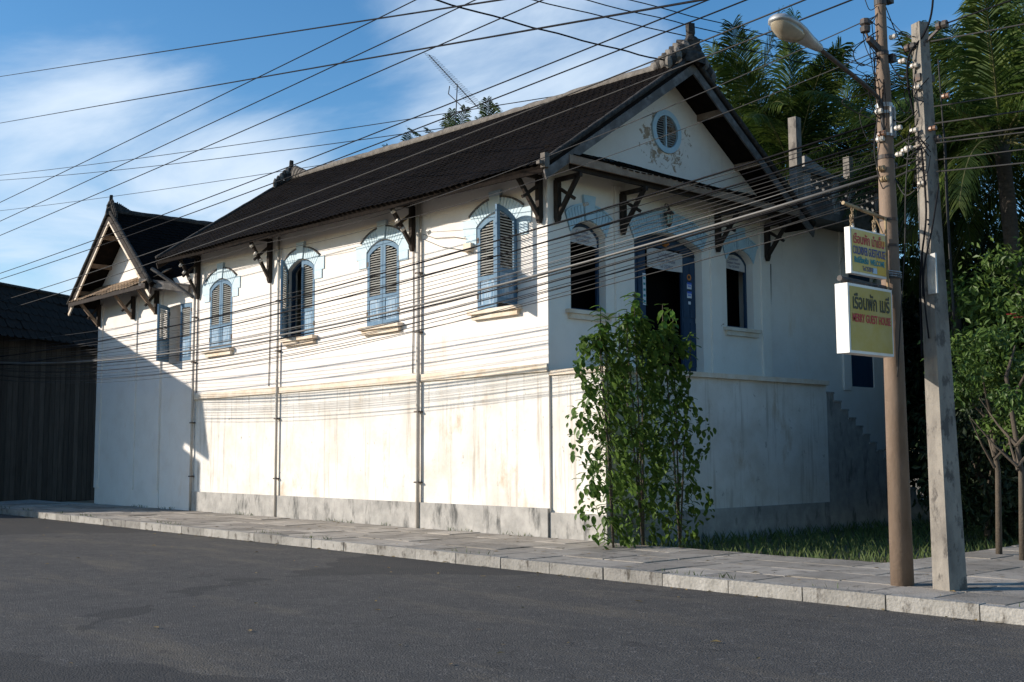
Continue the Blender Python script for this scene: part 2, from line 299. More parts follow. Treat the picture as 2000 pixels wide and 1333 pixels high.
def thing(name, label, cat, loc=(0, 0, 0), group=None):
    o = bpy.data.objects.new(name, None); COL.objects.link(o); o.location = loc; o.empty_display_size = 0.2
    o.matrix_basis = Matrix.Translation(loc)
    return tag(o, label, cat, group)
def inst(name, mesh, matrix, parent):
    o = bpy.data.objects.new(name, mesh); COL.objects.link(o); o.matrix_basis = matrix; put(o, parent); return o
def structure(o): o['kind'] = 'structure'; return o
def text_mesh(body, size, m, name, parent, origin, xdir, ydir, width=None, off=0.0, shear=0.0):
    cu = bpy.data.curves.new('txt', 'FONT'); cu.body = body; cu.size = size; cu.align_x = 'CENTER'; cu.resolution_u = 2; cu.extrude = 0.001; cu.shear = shear; cu.offset = off
    t = bpy.data.objects.new('txt', cu); COL.objects.link(t)
    bpy.context.view_layer.update()
    me = bpy.data.meshes.new_from_object(t.evaluated_get(bpy.context.evaluated_depsgraph_get()))
    bpy.data.objects.remove(t); bpy.data.curves.remove(cu)
    xs = [v.co.x for v in me.vertices]; k = (width / (max(xs) - min(xs))) if width else 1.0
    X = Vector(xdir).normalized(); Y = Vector(ydir).normalized(); O = Vector(origin); Zd = X.cross(Y); c = (max(xs) + min(xs)) / 2
    for v in me.vertices: v.co = O + X * ((v.co.x - c) * k) + Y * v.co.y + Zd * v.co.z
    me.materials.clear(); me.materials.append(MATS[m])
    o = bpy.data.objects.new(name, me); COL.objects.link(o); put(o, parent); return o

LONG = lambda a, z, d: (-d, a, z)        # the long street front, d outwards
GABLE = lambda a, z, d: (a, -d, z)       # the gable front
def arc(c, hw, zs, zt, n=12):            # segmental arch through (c-hw, zs) (c, zt) (c+hw, zs)
    h = zt - zs; r = (hw * hw + h * h) / (2 * h); t0 = math.asin(min(1, hw / r)) if h < r else math.pi / 2
    return [(c + r * math.sin(-t0 + 2 * t0 * i / n), zt - r + r * math.cos(-t0 + 2 * t0 * i / n)) for i in range(n + 1)]
def opening(c, hw, z0, zs, zt, n=12): return [(c - hw, z0), (c + hw, z0)] + arc(c, hw, zs, zt, n)[::-1]

# ------------------------------------------------------------------ ground, road, pavement
g = MB(); g.add([(-900, -900, -0.06), (900, -900, -0.06), (900, 900, -0.06), (-900, 900, -0.06)], [(0, 1, 2, 3)]); structure(g.build('ground', 'soil'))
g = MB(); g.add([(-12.2, -400, -0.02), (-3.2, -400, -0.02), (-3.2, 400, -0.02), (-12.2, 400, -0.02)], [(0, 1, 2, 3)]); structure(g.build('street', 'asphalt'))
g = MB(); g.add([(-3.2, -19, -0.024), (300, -19, -0.024), (300, -10.4, -0.024), (-3.2, -10.4, -0.024)], [(0, 1, 2, 3)]); structure(g.build('side_street', 'bounce_road'))  # out of view; its pale surface serves as a light bounce
g = MB(); g.box((-17, -40, -0.06), (-12.3, 60, 0.0)); structure(g.build('pavement_camera_side', 'paving'))
pv = MB(); pv.box((-3.04, -10.2, -0.06), (0.0, 48, 0.085)); pv.box((0.0, -10.2, -0.06), (30, -6.4, 0.085)); pv = structure(pv.build('pavement', 'concrete'))
slab = MB(); slab.box((-0.36, -0.36, 0), (0.36, 0.36, 0.03)); sm = slab.build('paving_slab', 'paving', pv); smesh = sm.data
slab_spots = [(-2.66 + 0.745 * i, -9.75 + 0.745 * j) for j in range(46) for i in range(4) if -9.75 + 0.745 * j < 22]
slab_spots += [(-2.66 + 0.745 * (4 + i), -9.75 + 0.745 * j) for i in range(17) for j in range(5)]
first = True
for (x, y) in slab_spots:
    if x > -0.2 and y > -0.2: continue
    mt = Matrix.Translation((x + R.uniform(-.006, .006), y + R.uniform(-.006, .006), 0.088 + R.uniform(-.006, .008))) @ Matrix.Rotation(R.uniform(-.012, .012), 4, 'Z') @ Matrix.Rotation(R.uniform(-.006, .006), 4, 'X')
    if first: sm.matrix_basis = mt; put(sm, pv); first = False
    else: inst('paving_slab', smesh, mt, pv)
kb = bpy.data.objects.new('kerb', None); COL.objects.link(kb); structure(kb)
km = MB(); km.box((-0.075, -0.485, -0.08), (0.075, 0.485, 0.13)); k0 = km.build('kerb_stone', 'kerb_stone', kb)
for i in range(58):
    mt = Matrix.Translation((-3.12 + R.uniform(-.008, .008), -9.7 + i * 0.985, R.uniform(-.006, .006))) @ Matrix.Rotation(R.uniform(-.006, .006), 4, 'Z')
    if i == 0: k0.matrix_basis = mt; put(k0, kb)
    else: inst('kerb_stone', k0.data, mt, kb)
for i in range(20):
    inst('kerb_stone', k0.data, Matrix.Translation((-2.5 + i * 0.985, -10.28, R.uniform(-.006, .006))) @ Matrix.Rotation(rad(90), 4, 'Z'), kb)

# ------------------------------------------------------------------ terrace before the gable front
HW, HL = 6.68, 13.55                     # house width and length
ter = thing('entrance_landing', 'plastered landing and stair below the upper entrance of the house', 'stair', (4.4, -0.6, 0))
t = MB(); t.box((0.05, -1.30, -0.06), (6.75, -0.012, 2.95)); t.build('landing_wall', 'plaster_lower', ter)
t = MB(); t.box((0.0, -1.38, 2.95), (6.75, -0.012, 3.04)); t.build('coping', 'plaster_trim', ter)
t = MB(); t.box((0.0, -1.36, -0.06), (6.75, -1.298, 0.55)); t.box((-0.01, -1.295, -0.06), (0.052, -0.012, 0.55)); t.build('plinth', 'concrete', ter)
for k in range(17):
    z = 2.95 - 0.172 * (k + 1); x = 6.752 + 0.272 * k
    t = MB(); t.box((x, -1.30, -0.06), (x + 0.271, -0.014, z)); t.box((x - 0.02, -1.32, z), (x + 0.270, -0.014, z + 0.04)); t.build('step', 'concrete', ter)

# ------------------------------------------------------------------ the house
house = thing('guest_house', 'long white plastered house with dark tiled gable roof and blue shutters', 'house', (HW / 2, HL / 2, 0))
WIN = [(12.13, 0.60), (8.25, 0.58), (5.01, 0.58), (1.37, 0.565)]       # long front: centre, half width
SILL, SPR, TOP = 4.27, 5.88, 6.09
t = MB()
t.holed(LONG, [(0.004, 3.05), (HL, 3.05), (HL, 6.95), (0.004, 6.78)], [opening(c, h, SILL, SPR, TOP) for c, h in WIN], 0.0, -0.24)
t.build('wall', 'plaster', house)
t = MB(); t.box((0.001, 0.004, -0.05), (0.24, HL, 3.048)); t.build('lower_wall', 'plaster_lower', house)
GW = [(1.04, 0.465), (5.64, 0.465)]
zE = lambda y: 6.50 + 0.021 * y
zR = lambda y: 9.30 + 0.023 * y
SLOPE = 2.80 / 4.09
def zroof(x): return zR(0) - abs(x - HW / 2) * SLOPE - 0.13
circ = lambda cx, cz, r, n=28: [(cx + r * math.cos(2 * math.pi * i / n), cz + r * math.sin(2 * math.pi * i / n)) for i in range(n)]
OC = (3.31, 7.97)
t = MB()
t.holed(GABLE, [(0.002, -0.05), (HW, -0.05), (HW, zroof(HW)), (HW / 2, zroof(HW / 2)), (0.002, zroof(0))],
        [opening(c, h, 4.17, 5.60, 5.84) for c, h in GW] + [opening(3.34, 1.03, 3.12, 5.66, 5.90, 16), circ(*OC, 0.36)], 0.0, -0.24)
o = t.build('gable_wall', 'plaster_gable', house); o['label'] = 'shaded gable wall with flaking plaster round a louvred vent'
t = MB(); t.box((HW - 0.24, 0.242, -0.05), (HW - 0.002, HL - 0.002, 6.75)); t.build('wall', 'plaster', house)
t = MB(); t.holed(GABLE, [(0.242, -0.05), (HW - 0.242, -0.05), (HW - 0.242, zroof(HW - .242) + .3), (HW / 2, zroof(HW / 2) + .3), (0.242, zroof(.242) + .3)], [], -(HL - 0.26), -(HL - 0.02)); t.build('wall', 'plaster', house)
t = MB(); t.box((0.243, 0.243, 2.95), (HW - 0.243, HL - 0.27, 3.12)); t.build('upper_floor', 'wood_dark', house)
t = MB(); t.box((0.243, 0.62, 3.13), (HW - 0.243, 0.74, 6.6)); t.build('dark_backing', 'opening_black', house)  # added black sheet that paints the openings dark, no real partition
t = MB(); t.box((-0.055, -0.0, -0.05), (-0.002, HL, 0.62)); t.build('plinth', 'concrete', house)
t = MB(); t.box((-0.05, 0.0, 3.02), (-0.002, HL, 3.16)); t.build('string_course', 'plaster_trim', house)
# shallow pilasters of the gable front
for x0, x1 in ((1.74, 2.06), (4.62, 4.94), (6.36, 6.679)):
    t = MB(); t.box((x0, -0.045, 3.04), (x1, -0.002, 6.62)); t.build('pilaster', 'plaster_gable', house)

# window surrounds: voussoirs, keystone and side blocks stand proud of the wall
def surround(mp_, c, hw, zs, zt, zo_s, zo_t, how, nv, blocks, key_top, kw, two_rows=False):
    s = MB(); sm_ = 'surround_sunlit' if mp_ is LONG else 'surround_blue'
    inner = arc(c, hw + 0.012, zs, zt + 0.012, 24); outer = arc(c, how, zo_s, zo_t, 24)
    s.prism(mp_, outer + inner[::-1], 0.004, 0.016)
    base = s.build('window_surround', 'joint_pale' if mp_ is LONG else 'joint_blue', house)
    ins = lambda q, lst: (lambda f, i: (lst[i][0] + (lst[min(i + 1, 24)][0] - lst[i][0]) * f, lst[i][1] + (lst[min(i + 1, 24)][1] - lst[i][1]) * f))((q * 24) % 1.0, min(24, int(q * 24)))
    kq = kw * 0.47 / (2 * how)
    qs = []
    for k in range(nv):
        qs.append((k / nv * (0.5 - kq), (k + 1) / nv * (0.5 - kq))); qs.append((1 - (k + 1) / nv * (0.5 - kq), 1 - k / nv * (0.5 - kq)))
    rows = [(0.0, 0.48), (0.52, 1.0)] if two_rows else [(0.0, 1.0)]
    for (q0, q1) in qs:
        e = 0.085 * (q1 - q0)
        a, b = q0 + e, q1 - e
        for (r0, r1) in rows:
            def P(q, r):
                i, o_ = ins(q, inner), ins(q, outer); return (i[0] + (o_[0] - i[0]) * r, i[1] + (o_[1] - i[1]) * r)
            v = MB(); v.prism(mp_, [P(a, r0), P(b, r0), P(b, r1), P(a, r1)], 0.006, 0.030 + R.uniform(0, .004)); v.build('voussoir', sm_, base)
    k = MB(); zb = ins(0.5, inner)[1]; k.prism(mp_, [(c - kw * 0.36, zb), (c + kw * 0.36, zb), (c + kw * 0.56, key_top), (c - kw * 0.56, key_top)], 0.003, 0.062); k.build('keystone', sm_, base)
    for sgn in (-1, 1):                  # hood mould over each half of the arch
        q = [ins(0.5 + sgn * (kq + (0.5 - kq) * i / 8), outer) for i in range(9)]
        h = MB(); h.prism(mp_, q + [(x, z + 0.032) for x, z in q[::-1]], 0.004, 0.058); h.build('hood_mould', 'wood_grey' if mp_ is LONG else 'surround_blue', base)
        for (w0, z0, z1) in blocks:
            a0, a1 = c + sgn * (hw + 0.006), c + sgn * (hw + w0)
            b = MB(); b.prism(mp_, [(min(a0, a1), z0), (max(a0, a1), z0), (max(a0, a1), z1), (min(a0, a1), z1)], 0.003, 0.026); b.build('quoin_block', sm_, base)
for c, h in WIN:
    surround(LONG, c, h, SPR, TOP, 6.10, 6.36, h + 0.20, 7, [(0.40, 5.76, 6.06), (0.31, 5.56, 5.757)], 6.50, 0.30)
surround(GABLE, GW[0][0], 0.465, 5.60, 5.84, 5.94, 6.14, 0.61, 6, [], 6.32, 0.28)
surround(GABLE, GW[1][0], 0.465, 5.60, 5.84, 5.94, 6.14, 0.61, 6, [], 6.32, 0.28)
surround(GABLE, 3.34, 1.03, 5.66, 5.90, 5.97, 6.30, 1.20, 15, [], 6.36, 0.26, True)
# sills
def sill(mp_, c, hw, z, dp):
    s = MB(); s.prism(mp_, [(c - hw - 0.14, z - 0.075), (c + hw + 0.14, z - 0.075), (c + hw + 0.14, z - 0.004), (c - hw - 0.14, z - 0.004)], -0.20, dp)
    s.prism(mp_, [(c - hw - 0.08, z - 0.17), (c + hw + 0.08, z - 0.17), (c + hw + 0.08, z - 0.077), (c - hw - 0.08, z - 0.077)], 0.003, dp * 0.6)
    s.build('window_sill', 'plaster_trim', house)
for c, h in WIN: sill(LONG, c, h, SILL, 0.15)
for c, h in GW: sill(GABLE, c, h, 4.17, 0.10)

# louvred shutters
LEAF = {}
SLATM = {}
def slat_mesh(wd, tilt):
    k = (round(wd, 3), tilt)
    if k not in SLATM:
        s = MB(); s.box((-wd / 2, -0.020, -0.0045), (wd / 2, 0.020, 0.0045))
        ob = s.build('slat', 'slat_cream'); me = ob.data; me.transform(Matrix.Rotation(rad(tilt), 4, 'X')); bpy.data.objects.remove(ob); SLATM[k] = me
    return SLATM[k]
def shutter(parent, mp_, c, hw, z0, zs, zt, side, angle, out_dir, wall_dir, label=None, plain=False):
    """side -1: hinged at c-hw, +1: hinged at c+hw (along wall_dir); angle degrees swung outwards"""
    wd = hw - 0.012
    def top(a):                         # arch height, a measured from the hinge
        x = hw - a; h = zt - zs; r = (hw * hw + h * h) / (2 * h); return zt - r + math.sqrt(max(0, r * r - x * x)) - z0 - 0.03
    H = z0
    n = 7
    e = Vector(wall_dir) * (-side); o_ = Vector(out_dir)
    d = e * math.cos(rad(angle)) + o_ * math.sin(rad(angle))
    hinge = Vector(mp_(c + side * (hw - 0.006), z0 + 0.012, -0.012 if angle < 5 else 0.02))
    rz = math.atan2(d.y, d.x)
    ys = 1 if e.cross(Vector((0, 0, 1))).dot(o_) < 0 else -1     # local +Y is outwards when +1
    FL = lambda a, z, q: (a, q, z)
    z1, z2 = 0.56, 0.64
    st = 0.085
    topc = [(wd * i / n, top(wd * i / n)) for i in range(n, -1, -1)]
    holeT = [(st + (wd - 2 * st) * i / n, top(st + (wd - 2 * st) * i / n) - 0.10) for i in range(n, -1, -1)]
    hole = [(st, z2), (wd - st, z2)] + holeT
    f = MB(); f.holed(FL, [(0, 0), (wd, 0)] + topc, [hole, [(st, 0.10), (wd - st, 0.10), (wd - st, z1), (st, z1)]], -0.02, 0.02)
    leaf = f.build('shutter', 'shutter_blue'); leaf.matrix_basis = Matrix.Translation(hinge) @ Matrix.Rotation(rz, 4, 'Z'); put(leaf, parent)
    if label: leaf['label'] = label
    def sub(mb, name, m):
        ob = mb.build(name, m); ob.parent = leaf; return ob
    p = MB(); p.box((st - 0.005, -0.008, 0.095), (wd - st + 0.005, 0.008, z1 + 0.005)); p.box((st + 0.05, -0.014, 0.15), (wd - st - 0.05, 0.014, z1 - 0.05)); sub(p, 'panel', 'shutter_panel')
    zc = z2 + 0.03
    while zc < holeT[n // 2][1] + 0.1:
        a0, a1 = st, wd - st
        tops = [a for a, z in holeT if z > zc + 0.012]
        if len(tops) < 2: break
        if zc > min(z for a, z in holeT) - 0.012: a0, a1 = max(st, min(tops)), min(wd - st, max(tops))
        me = slat_mesh(a1 - a0 + 0.012, 38 * -ys)
        s = bpy.data.objects.new('slat', me); COL.objects.link(s); s.parent = leaf
        s.matrix_basis = Matrix.Translation(((a0 + a1) / 2, 0, zc)); zc += 0.0515
    for hz in (0.22, H * 0 + 1.3):
        hg = MB(); hg.box((-0.012, -0.026, hz), (0.045, 0.026, hz + 0.10)); sub(hg, 'hinge', 'iron')
    return leaf
OUT, ALONG = (-1, 0, 0), (0, 1, 0)
for i, (c, h) in enumerate(WIN):
    al = {1: 46}.get(i, 0); ar = {3: 97}.get(i, 0)
    shutter(house, LONG, c, h, SILL, SPR, TOP, +1, al, OUT, ALONG, 'shutter leaf swung open towards the street' if al else None)
    shutter(house, LONG, c, h, SILL, SPR, TOP, -1, ar, OUT, ALONG, 'shutter leaf swung open towards the street' if ar else None)
    fr = MB(); op = opening(c, h - 0.004, SILL + 0.002, SPR, TOP - 0.004, 12); inn = opening(c, h - 0.05, SILL + 0.05, SPR - 0.03, TOP - 0.05, 12)
    fr.holed(LONG, op, [inn], -0.08, -0.17); fr.build('window_frame', 'door_blue', house)
# shutter fastening on the wall by the second window from the corner, wall lamp bracket by the open shutter
b = MB(); b.box((-0.10, 2.02, 5.50), (-0.002, 2.24, 5.60)); b.box((-0.13, 2.04, 5.452), (-0.002, 2.28, 5.478)); b.build('wall_bracket', 'plaster_trim', house)

# gable windows: blue frame, dark inner leaf
for c, h in GW:
    fr = MB(); op = opening(c, h - 0.004, 4.172, 5.60, 5.836, 12); inn = opening(c, h - 0.06, 4.23, 5.56, 5.78, 12)
    fr.holed(GABLE, op, [inn], -0.17, -0.22); fr.build('window_frame', 'door_blue', house)
    lf = MB(); lf.box((c - h + 0.06, 0.25, 4.24), (c - h + 0.10, 0.60, 5.5)); lf.build('inner_shutter', 'door_blue', house)
# entrance: blue frame, arched head panel, leaf on the right, jamb leaf on the left
fr = MB(); fr.holed(GABLE, opening(3.34, 1.026, 3.122, 5.66, 5.896, 16), [[(2.84, 3.123), (3.94, 3.123), (3.94, 5.64), (2.84, 5.64)]], -0.19, -0.235)
dr = fr.build('door_frame', 'door_blue', house)
for x in (3.975, 4.19):
    s = MB(); s.box((x, 0.176, 3.3), (x + 0.17, 0.1895, 4.2)); s.box((x, 0.176, 4.3), (x + 0.17, 0.1895, 5.5)); s.build('door_panel', 'door_blue', dr)
for x in (2.36, 2.60):
    s = MB(); s.box((x, 0.170, 3.2), (x + 0.11, 0.1895, 5.55)); s.build('door_panel', 'door_blue', dr)
s = MB(); s.box((3.95, 0.168, 5.56), (4.355, 0.189, 5.585)); s.build('door_panel', 'door_dark', dr)
s = MB(); s.box((2.74, 0.172, 4.45), (2.83, 0.178, 5.08)); s.build('sticker', 'sticker_white', dr)
for k in range(5):
    s = MB(); s.box((2.755, 0.168, 4.50 + k * 0.115), (2.815, 0.171, 4.545 + k * 0.115)); s.build('sticker_print', 'ink_teal', dr)
s = MB(); s.lathe((4.165, 0.174, 5.13), [(0.065, 0), (0.065, 0.006)], 16, Matrix.Rotation(rad(90), 4, 'X')); s.build('sticker', 'sticker_orange', dr)
s = MB(); s.lathe((4.155, 0.166, 5.135), [(0.034, 0), (0.034, 0.003)], 12, Matrix.Rotation(rad(90), 4, 'X')); s.build('sticker_print', 'door_dark', dr)
for z in (4.95, 4.765):
    s = MB(); s.box((4.095, 0.170, z - 0.06), (4.235, 0.1755, z + 0.055)); s.build('sticker', 'sticker_white', dr)
    s = MB(); s.box((4.095, 0.166, z + 0.032), (4.235, 0.1695, z + 0.075)); s.box((4.12, 0.166, z - 0.02), (4.14, 0.1695, z + 0.015)); s.box((4.155, 0.166, z - 0.02), (4.175, 0.1695, z + 0.015)); s.box((4.19, 0.166, z - 0.02), (4.21, 0.1695, z + 0.015)); s.build('sticker_print', 'sticker_blue', dr)
s = MB(); s.box((4.13, 0.170, 4.575), (4.20, 0.1755, 4.635)); s.build('sticker', 'sticker_white', dr)
s = MB(); s.lathe((3.42, 0.16, 5.72), [(0.02, -0.05), (0.09, 0.0), (0.07, 0.05), (0.02, 0.07)], 10); s.build('door_ornament', 'sticker_orange', dr)

# round louvred vent in the gable
ring = MB(); ring.holed(GABLE, circ(*OC, 0.44), [circ(*OC, 0.33)], 0.002, 0.045); ring = ring.build('round_vent', 'surround_blue', house)
s = MB(); s.box((OC[0] - 0.016, -0.02, OC[1] - 0.33), (OC[0] + 0.016, 0.05, OC[1] + 0.33)); s.build('mullion', 'surround_blue', ring)
for sg in (-1, 1):
    z = OC[1] - 0.29
    while z < OC[1] + 0.31:
        hwid = math.sqrt(max(0.0, 0.33 ** 2 - (z - OC[1]) ** 2)) - 0.02
        if hwid > 0.04 and not (sg > 0 and 0.02 < z - OC[1] < 0.13):
            s = MB(); s.box((-hwid / 2, -0.019, -0.004), (hwid / 2, 0.019, 0.004)); ob = s.build('slat', 'slat_cream'); ob.matrix_basis = Matrix.Translation((OC[0] + sg * (hwid / 2 + 0.018), 0.02, z)) @ Matrix.Rotation(rad(40 + R.uniform(-6, 6)), 4, 'X') @ Matrix.Rotation(R.uniform(-.03, .03), 4, 'Y'); put(ob, ring)
        z += 0.049
s = MB(); s.box((OC[0] - 0.4, 0.26, OC[1] - 0.4), (OC[0] + 0.4, 0.28, OC[1] + 0.4)); s.build('vent_back', 'door_dark', house)

# ------------------------------------------------------------------ roofs of small scale tiles
def tile_shape(wd, ln, th):
    return [(-wd / 2, ln * 0.18, 0), (-wd * 0.28, 0, 0), (wd * 0.28, 0, 0), (wd / 2, ln * 0.18, 0), (wd / 2, ln, 0), (-wd / 2, ln, 0)], th
def roof_slope(parent, E0, E1, R0, R1, single=0, near=None, wd=0.17, ex=0.13, m='roof_tile', thick=0.07, under='soffit', jit=1.0, name='roof_slope'):
    E0, E1, R0, R1 = map(Vector, (E0, E1, R0, R1))
    nrm = (E1 - E0).cross(R0 - E0).normalized()
    if nrm.z < 0: nrm = -nrm
    sb = MB(); dn = nrm * thick
    sb.add([E0, E1, R1, R0, E0 - dn, E1 - dn, R1 - dn, R0 - dn], [(0, 1, 2, 3), (7, 6, 5, 4), (0, 4, 5, 1), (1, 5, 6, 2), (2, 6, 7, 3), (3, 7, 4, 0)])
    base = sb.build(name, under, parent)
    rows = int((R0 - E0).length / ex); nc = int((E1 - E0).length / wd)
    poly, th = tile_shape(wd * 0.965, ex * 1.5, 0.017)
    k = len(poly); lv = [Vector((x, y, 0)) for x, y, _ in poly] + [Vector((x, y, th)) for x, y, _ in poly]
    lf = [tuple(range(2 * k - 1, k - 1, -1))[::-1]] + [(i, (i + 1) % k, (i + 1) % k + k, i + k) for i in range(k)]
    places = []
    for r in range(rows):
        for c in range(nc + (r % 2)):
            a = (c + (0.5 if r % 2 == 0 else 0.0)) / nc; b = r / rows
            if r % 2 and (c == 0 or c == nc): continue
            p = (E0 * (1 - a) + E1 * a) * (1 - b) + (R0 * (1 - a) + R1 * a) * b
            p.z += 0.018 * math.sin(a * 21 + b * 2) * (1 - b) + 0.014 * math.sin(a * 9 + 1.3 + b * 5) + 0.012
            X = (E1 - E0).normalized(); Y = ((R0 * (1 - a) + R1 * a) - (E0 * (1 - a) + E1 * a)).normalized(); Z = X.cross(Y)
            if Z.z < 0: X = -X; Z = -Z
            mt = Matrix((X, Y, Z)).transposed().to_4x4(); mt.translation = p + Z * 0.012 - Y * 0.05 + Z * R.uniform(0, .006) * jit
            mt = mt @ Matrix.Rotation(-rad(4.5) + R.uniform(-.02, .02) * jit, 4, 'X') @ Matrix.Rotation(R.gauss(0, .035) * jit, 4, 'Z') @ Matrix.Rotation(R.gauss(0, .012) * jit, 4, 'Y')
            places.append(mt)
    if single:
        near = Vector(near); places.sort(key=lambda q: (q.translation - near).length)
        tm = MB().add(lv, lf).build('tile', m); me = tm.data; bpy.data.objects.remove(tm)
        for q in places[:single]: inst('roof_tile', me, q, base)
        places = places[single:]
    if places:
        vs, fs = [], []
        for q in places:
            o_ = len(vs); vs += [tuple(q @ v) for v in lv]; fs += [tuple(i + o_ for i in f) for f in lf]
        tb = MB(); tb.v, tb.f = vs, fs; ob = tb.build('roof_tiles', m, base); ob['kind'] = 'stuff'
    return base
YA, YB = -0.70, 14.40
EX0, EX1, RX = -0.75, HW + 0.75, HW / 2
roof_slope(house, (EX0, YA, zE(YA)), (EX0, YB, zE(YB)), (RX, YA, zR(YA)), (RX, YB, zR(YB)), 300, (-14, -14, 3))
roof_slope(house, (EX1, YA, zE(YA)), (EX1, YB, zE(YB)), (RX, YA, zR(YA)), (RX, YB, zR(YB)))
def lumpy(pts, r, n=8, j=0.12):
    out_ = []
    for i in range(len(pts) - 1):
        a, b = Vector(pts[i]), Vector(pts[i + 1]); k = max(2, int((b - a).length / 0.22))
        out_ += [a.lerp(b, q / k) for q in range(k)]
    out_.append(Vector(pts[-1]))
    return out_, [r * (1 + R.uniform(-j, j)) for _ in out_]
s = MB(); pts, rs = lumpy([(RX, YA + 0.1, zR(YA) + 0.03), (RX, 4, zR(4) - 0.01), (RX, 9, zR(9) + 0.02), (RX, YB - 0.05, zR(YB) + 0.06)], 0.115); s.tube(pts, rs, 9); s.build('ridge_cap', 'mortar', house, True)
for (x, y) in ((EX0, YA), (EX1, YA), (EX0, YB), (EX1, YB)):          # mortar roll up each verge
    s = MB(); pts, rs = lumpy([(x, y, zE(y) + 0.05), (RX, y, zR(y) + 0.06)], 0.055); s.tube(pts, rs, 7); s.build('verge_roll', 'mortar_dark', house, True)
for sg, x in ((-1, EX0), (1, EX1)):                                    # bargeboards below the verges
    for y, nm in ((YA + 0.02, 'wood_grey'), (YB - 0.02, 'wood_dark')):
        s = MB(); d = 0.2
        s.prism(GABLE, [(x, zE(y) - 0.09), (RX, zR(y) - 0.09), (RX, zR(y) - 0.09 - d), (x + (0.05 if sg < 0 else -0.05), zE(y) - 0.09 - d * 0.8)], -y, -y + (0.035 if y < 0 else -0.035)); s.build('bargeboard', nm, house)
    for fr_ in (0.13, 0.45, 0.75):                                     # purlins under each slope, ends showing
        xx = x + (RX - x) * fr_
        s = MB(); s.beam((xx, YA + 0.04, zE(YA) + (zR(YA) - zE(YA)) * fr_ - 0.145), (xx, YB - 0.05, zE(YB) + (zR(YB) - zE(YB)) * fr_ - 0.145), 0.10, 0.13); s.build('purlin', 'wood_brown' if fr_ > 0.3 else 'wood_dark', house)
s = MB(); s.beam((RX, YA + 0.05, zR(YA) - 0.19), (RX, YB - 0.05, zR(YB) - 0.19), 0.11, 0.15); s.build('purlin', 'wood_brown', house)
y = YA + 0.3; k = 0
while y < YB - 0.2:                                                    # rafter feet along the street eave
    s = MB(); f0 = 0.015; f1 = 0.24
    s.beam((EX0 + (RX - EX0) * f0, y, zE(y) + (zR(y) - zE(y)) * f0 - 0.11), (EX0 + (RX - EX0) * f1, y, zE(y) + (zR(y) - zE(y)) * f1 - 0.11), 0.07, 0.07); s.build('rafter', 'wood_dark', house); y += 0.62
s = MB(); s.beam((EX0 + 0.03, YA + 0.05, zE(YA) - 0.09), (EX0 + 0.03, YB - 0.05, zE(YB) - 0.09), 0.03, 0.07); s.build('eave_board', 'soffit', house)
s = MB(); s.beam((-0.03, 0.05, 6.80), (-0.03, HL, 6.95), 0.05, 0.10); s.build('wall_plate', 'wood_brown', house)

# pent eave across the foot of the gable
PZ = 6.74
roof_slope(house, (-0.05, -0.70, PZ), (HW + 0.05, -0.70, PZ), (-0.05, -0.005, PZ + 0.34), (HW + 0.05, -0.005, PZ + 0.34), 0, None, 0.17, 0.13, 'roof_tile', 0.05, name='pent_eave')
s = MB(); s.beam((-0.15, -0.715, PZ - 0.055), (HW + 0.15, -0.715, PZ - 0.055), 0.045, 0.15); s.build('fascia', 'wood_brown', house)
s = MB(); s.box((0.0, -0.62, PZ - 0.20), (HW, -0.56, PZ - 0.09)); s.build('eave_beam', 'wood_dark', house)

# timber brackets under the eaves
def bracket(base, out_d, ztop, reach, zfoot, ins=False):
    bx, by = base; o_ = Vector(out_d); side = Vector((0, 0, 1)).cross(o_)
    P = lambda d, z, e=0.0: Vector((bx, by, 0)) + o_ * d + side * e + Vector((0, 0, z))
    s = MB(); s.beam(P(0.06, zfoot + 0.07), P(0.06, ztop), 0.10, 0.10, up=o_); s.beam(P(0.06, zfoot + 0.07), P(0.055, zfoot - 0.03), 0.10, 0.10, up=o_, taper=0.6)
    br = s.build('bracket', 'wood_dark', house)
    s = MB(); s.beam(P(0.08, zfoot + 0.10), P(reach, ztop - 0.02), 0.07, 0.07); s.build('strut', 'wood_dark' if R.random() < .6 else 'wood_brown', br)
    s = MB(); s.beam(P(0.10, ztop - 0.16, 0.03), P(reach * 0.80, (zfoot + ztop) / 2 - 0.02, 0.03), 0.05, 0.055); s.build('brace', 'wood_dark', br)
    s = MB(); s.beam(P(0.02, ztop), P(reach + 0.08, ztop), 0.07, 0.075); s.build('bracket_beam', 'wood_dark', br)
for y in (0.15, 3.93, 9.62, 13.35): bracket((0.0, y), (-1, 0, 0), zE(y) + 0.03, 0.62, 5.72)
for x in (0.20, 1.90, 4.80, 6.52): bracket((x, -0.045 if x > 1 else 0.0), (0, -1, 0), 6.48, 0.58, 5.72)
# eave corner stub
s = MB(); s.box((EX0 - 0.03, YA - 0.06, zE(YA) - 0.05), (EX0 + 0.08, YA + 0.05, zE(YA) + 0.20)); s.box((EX0 - 0.12, YA - 0.02, zE(YA) + 0.0), (EX0 - 0.03, YA + 0.06, zE(YA) + 0.06)); s.build('eave_stub', 'mortar', house)

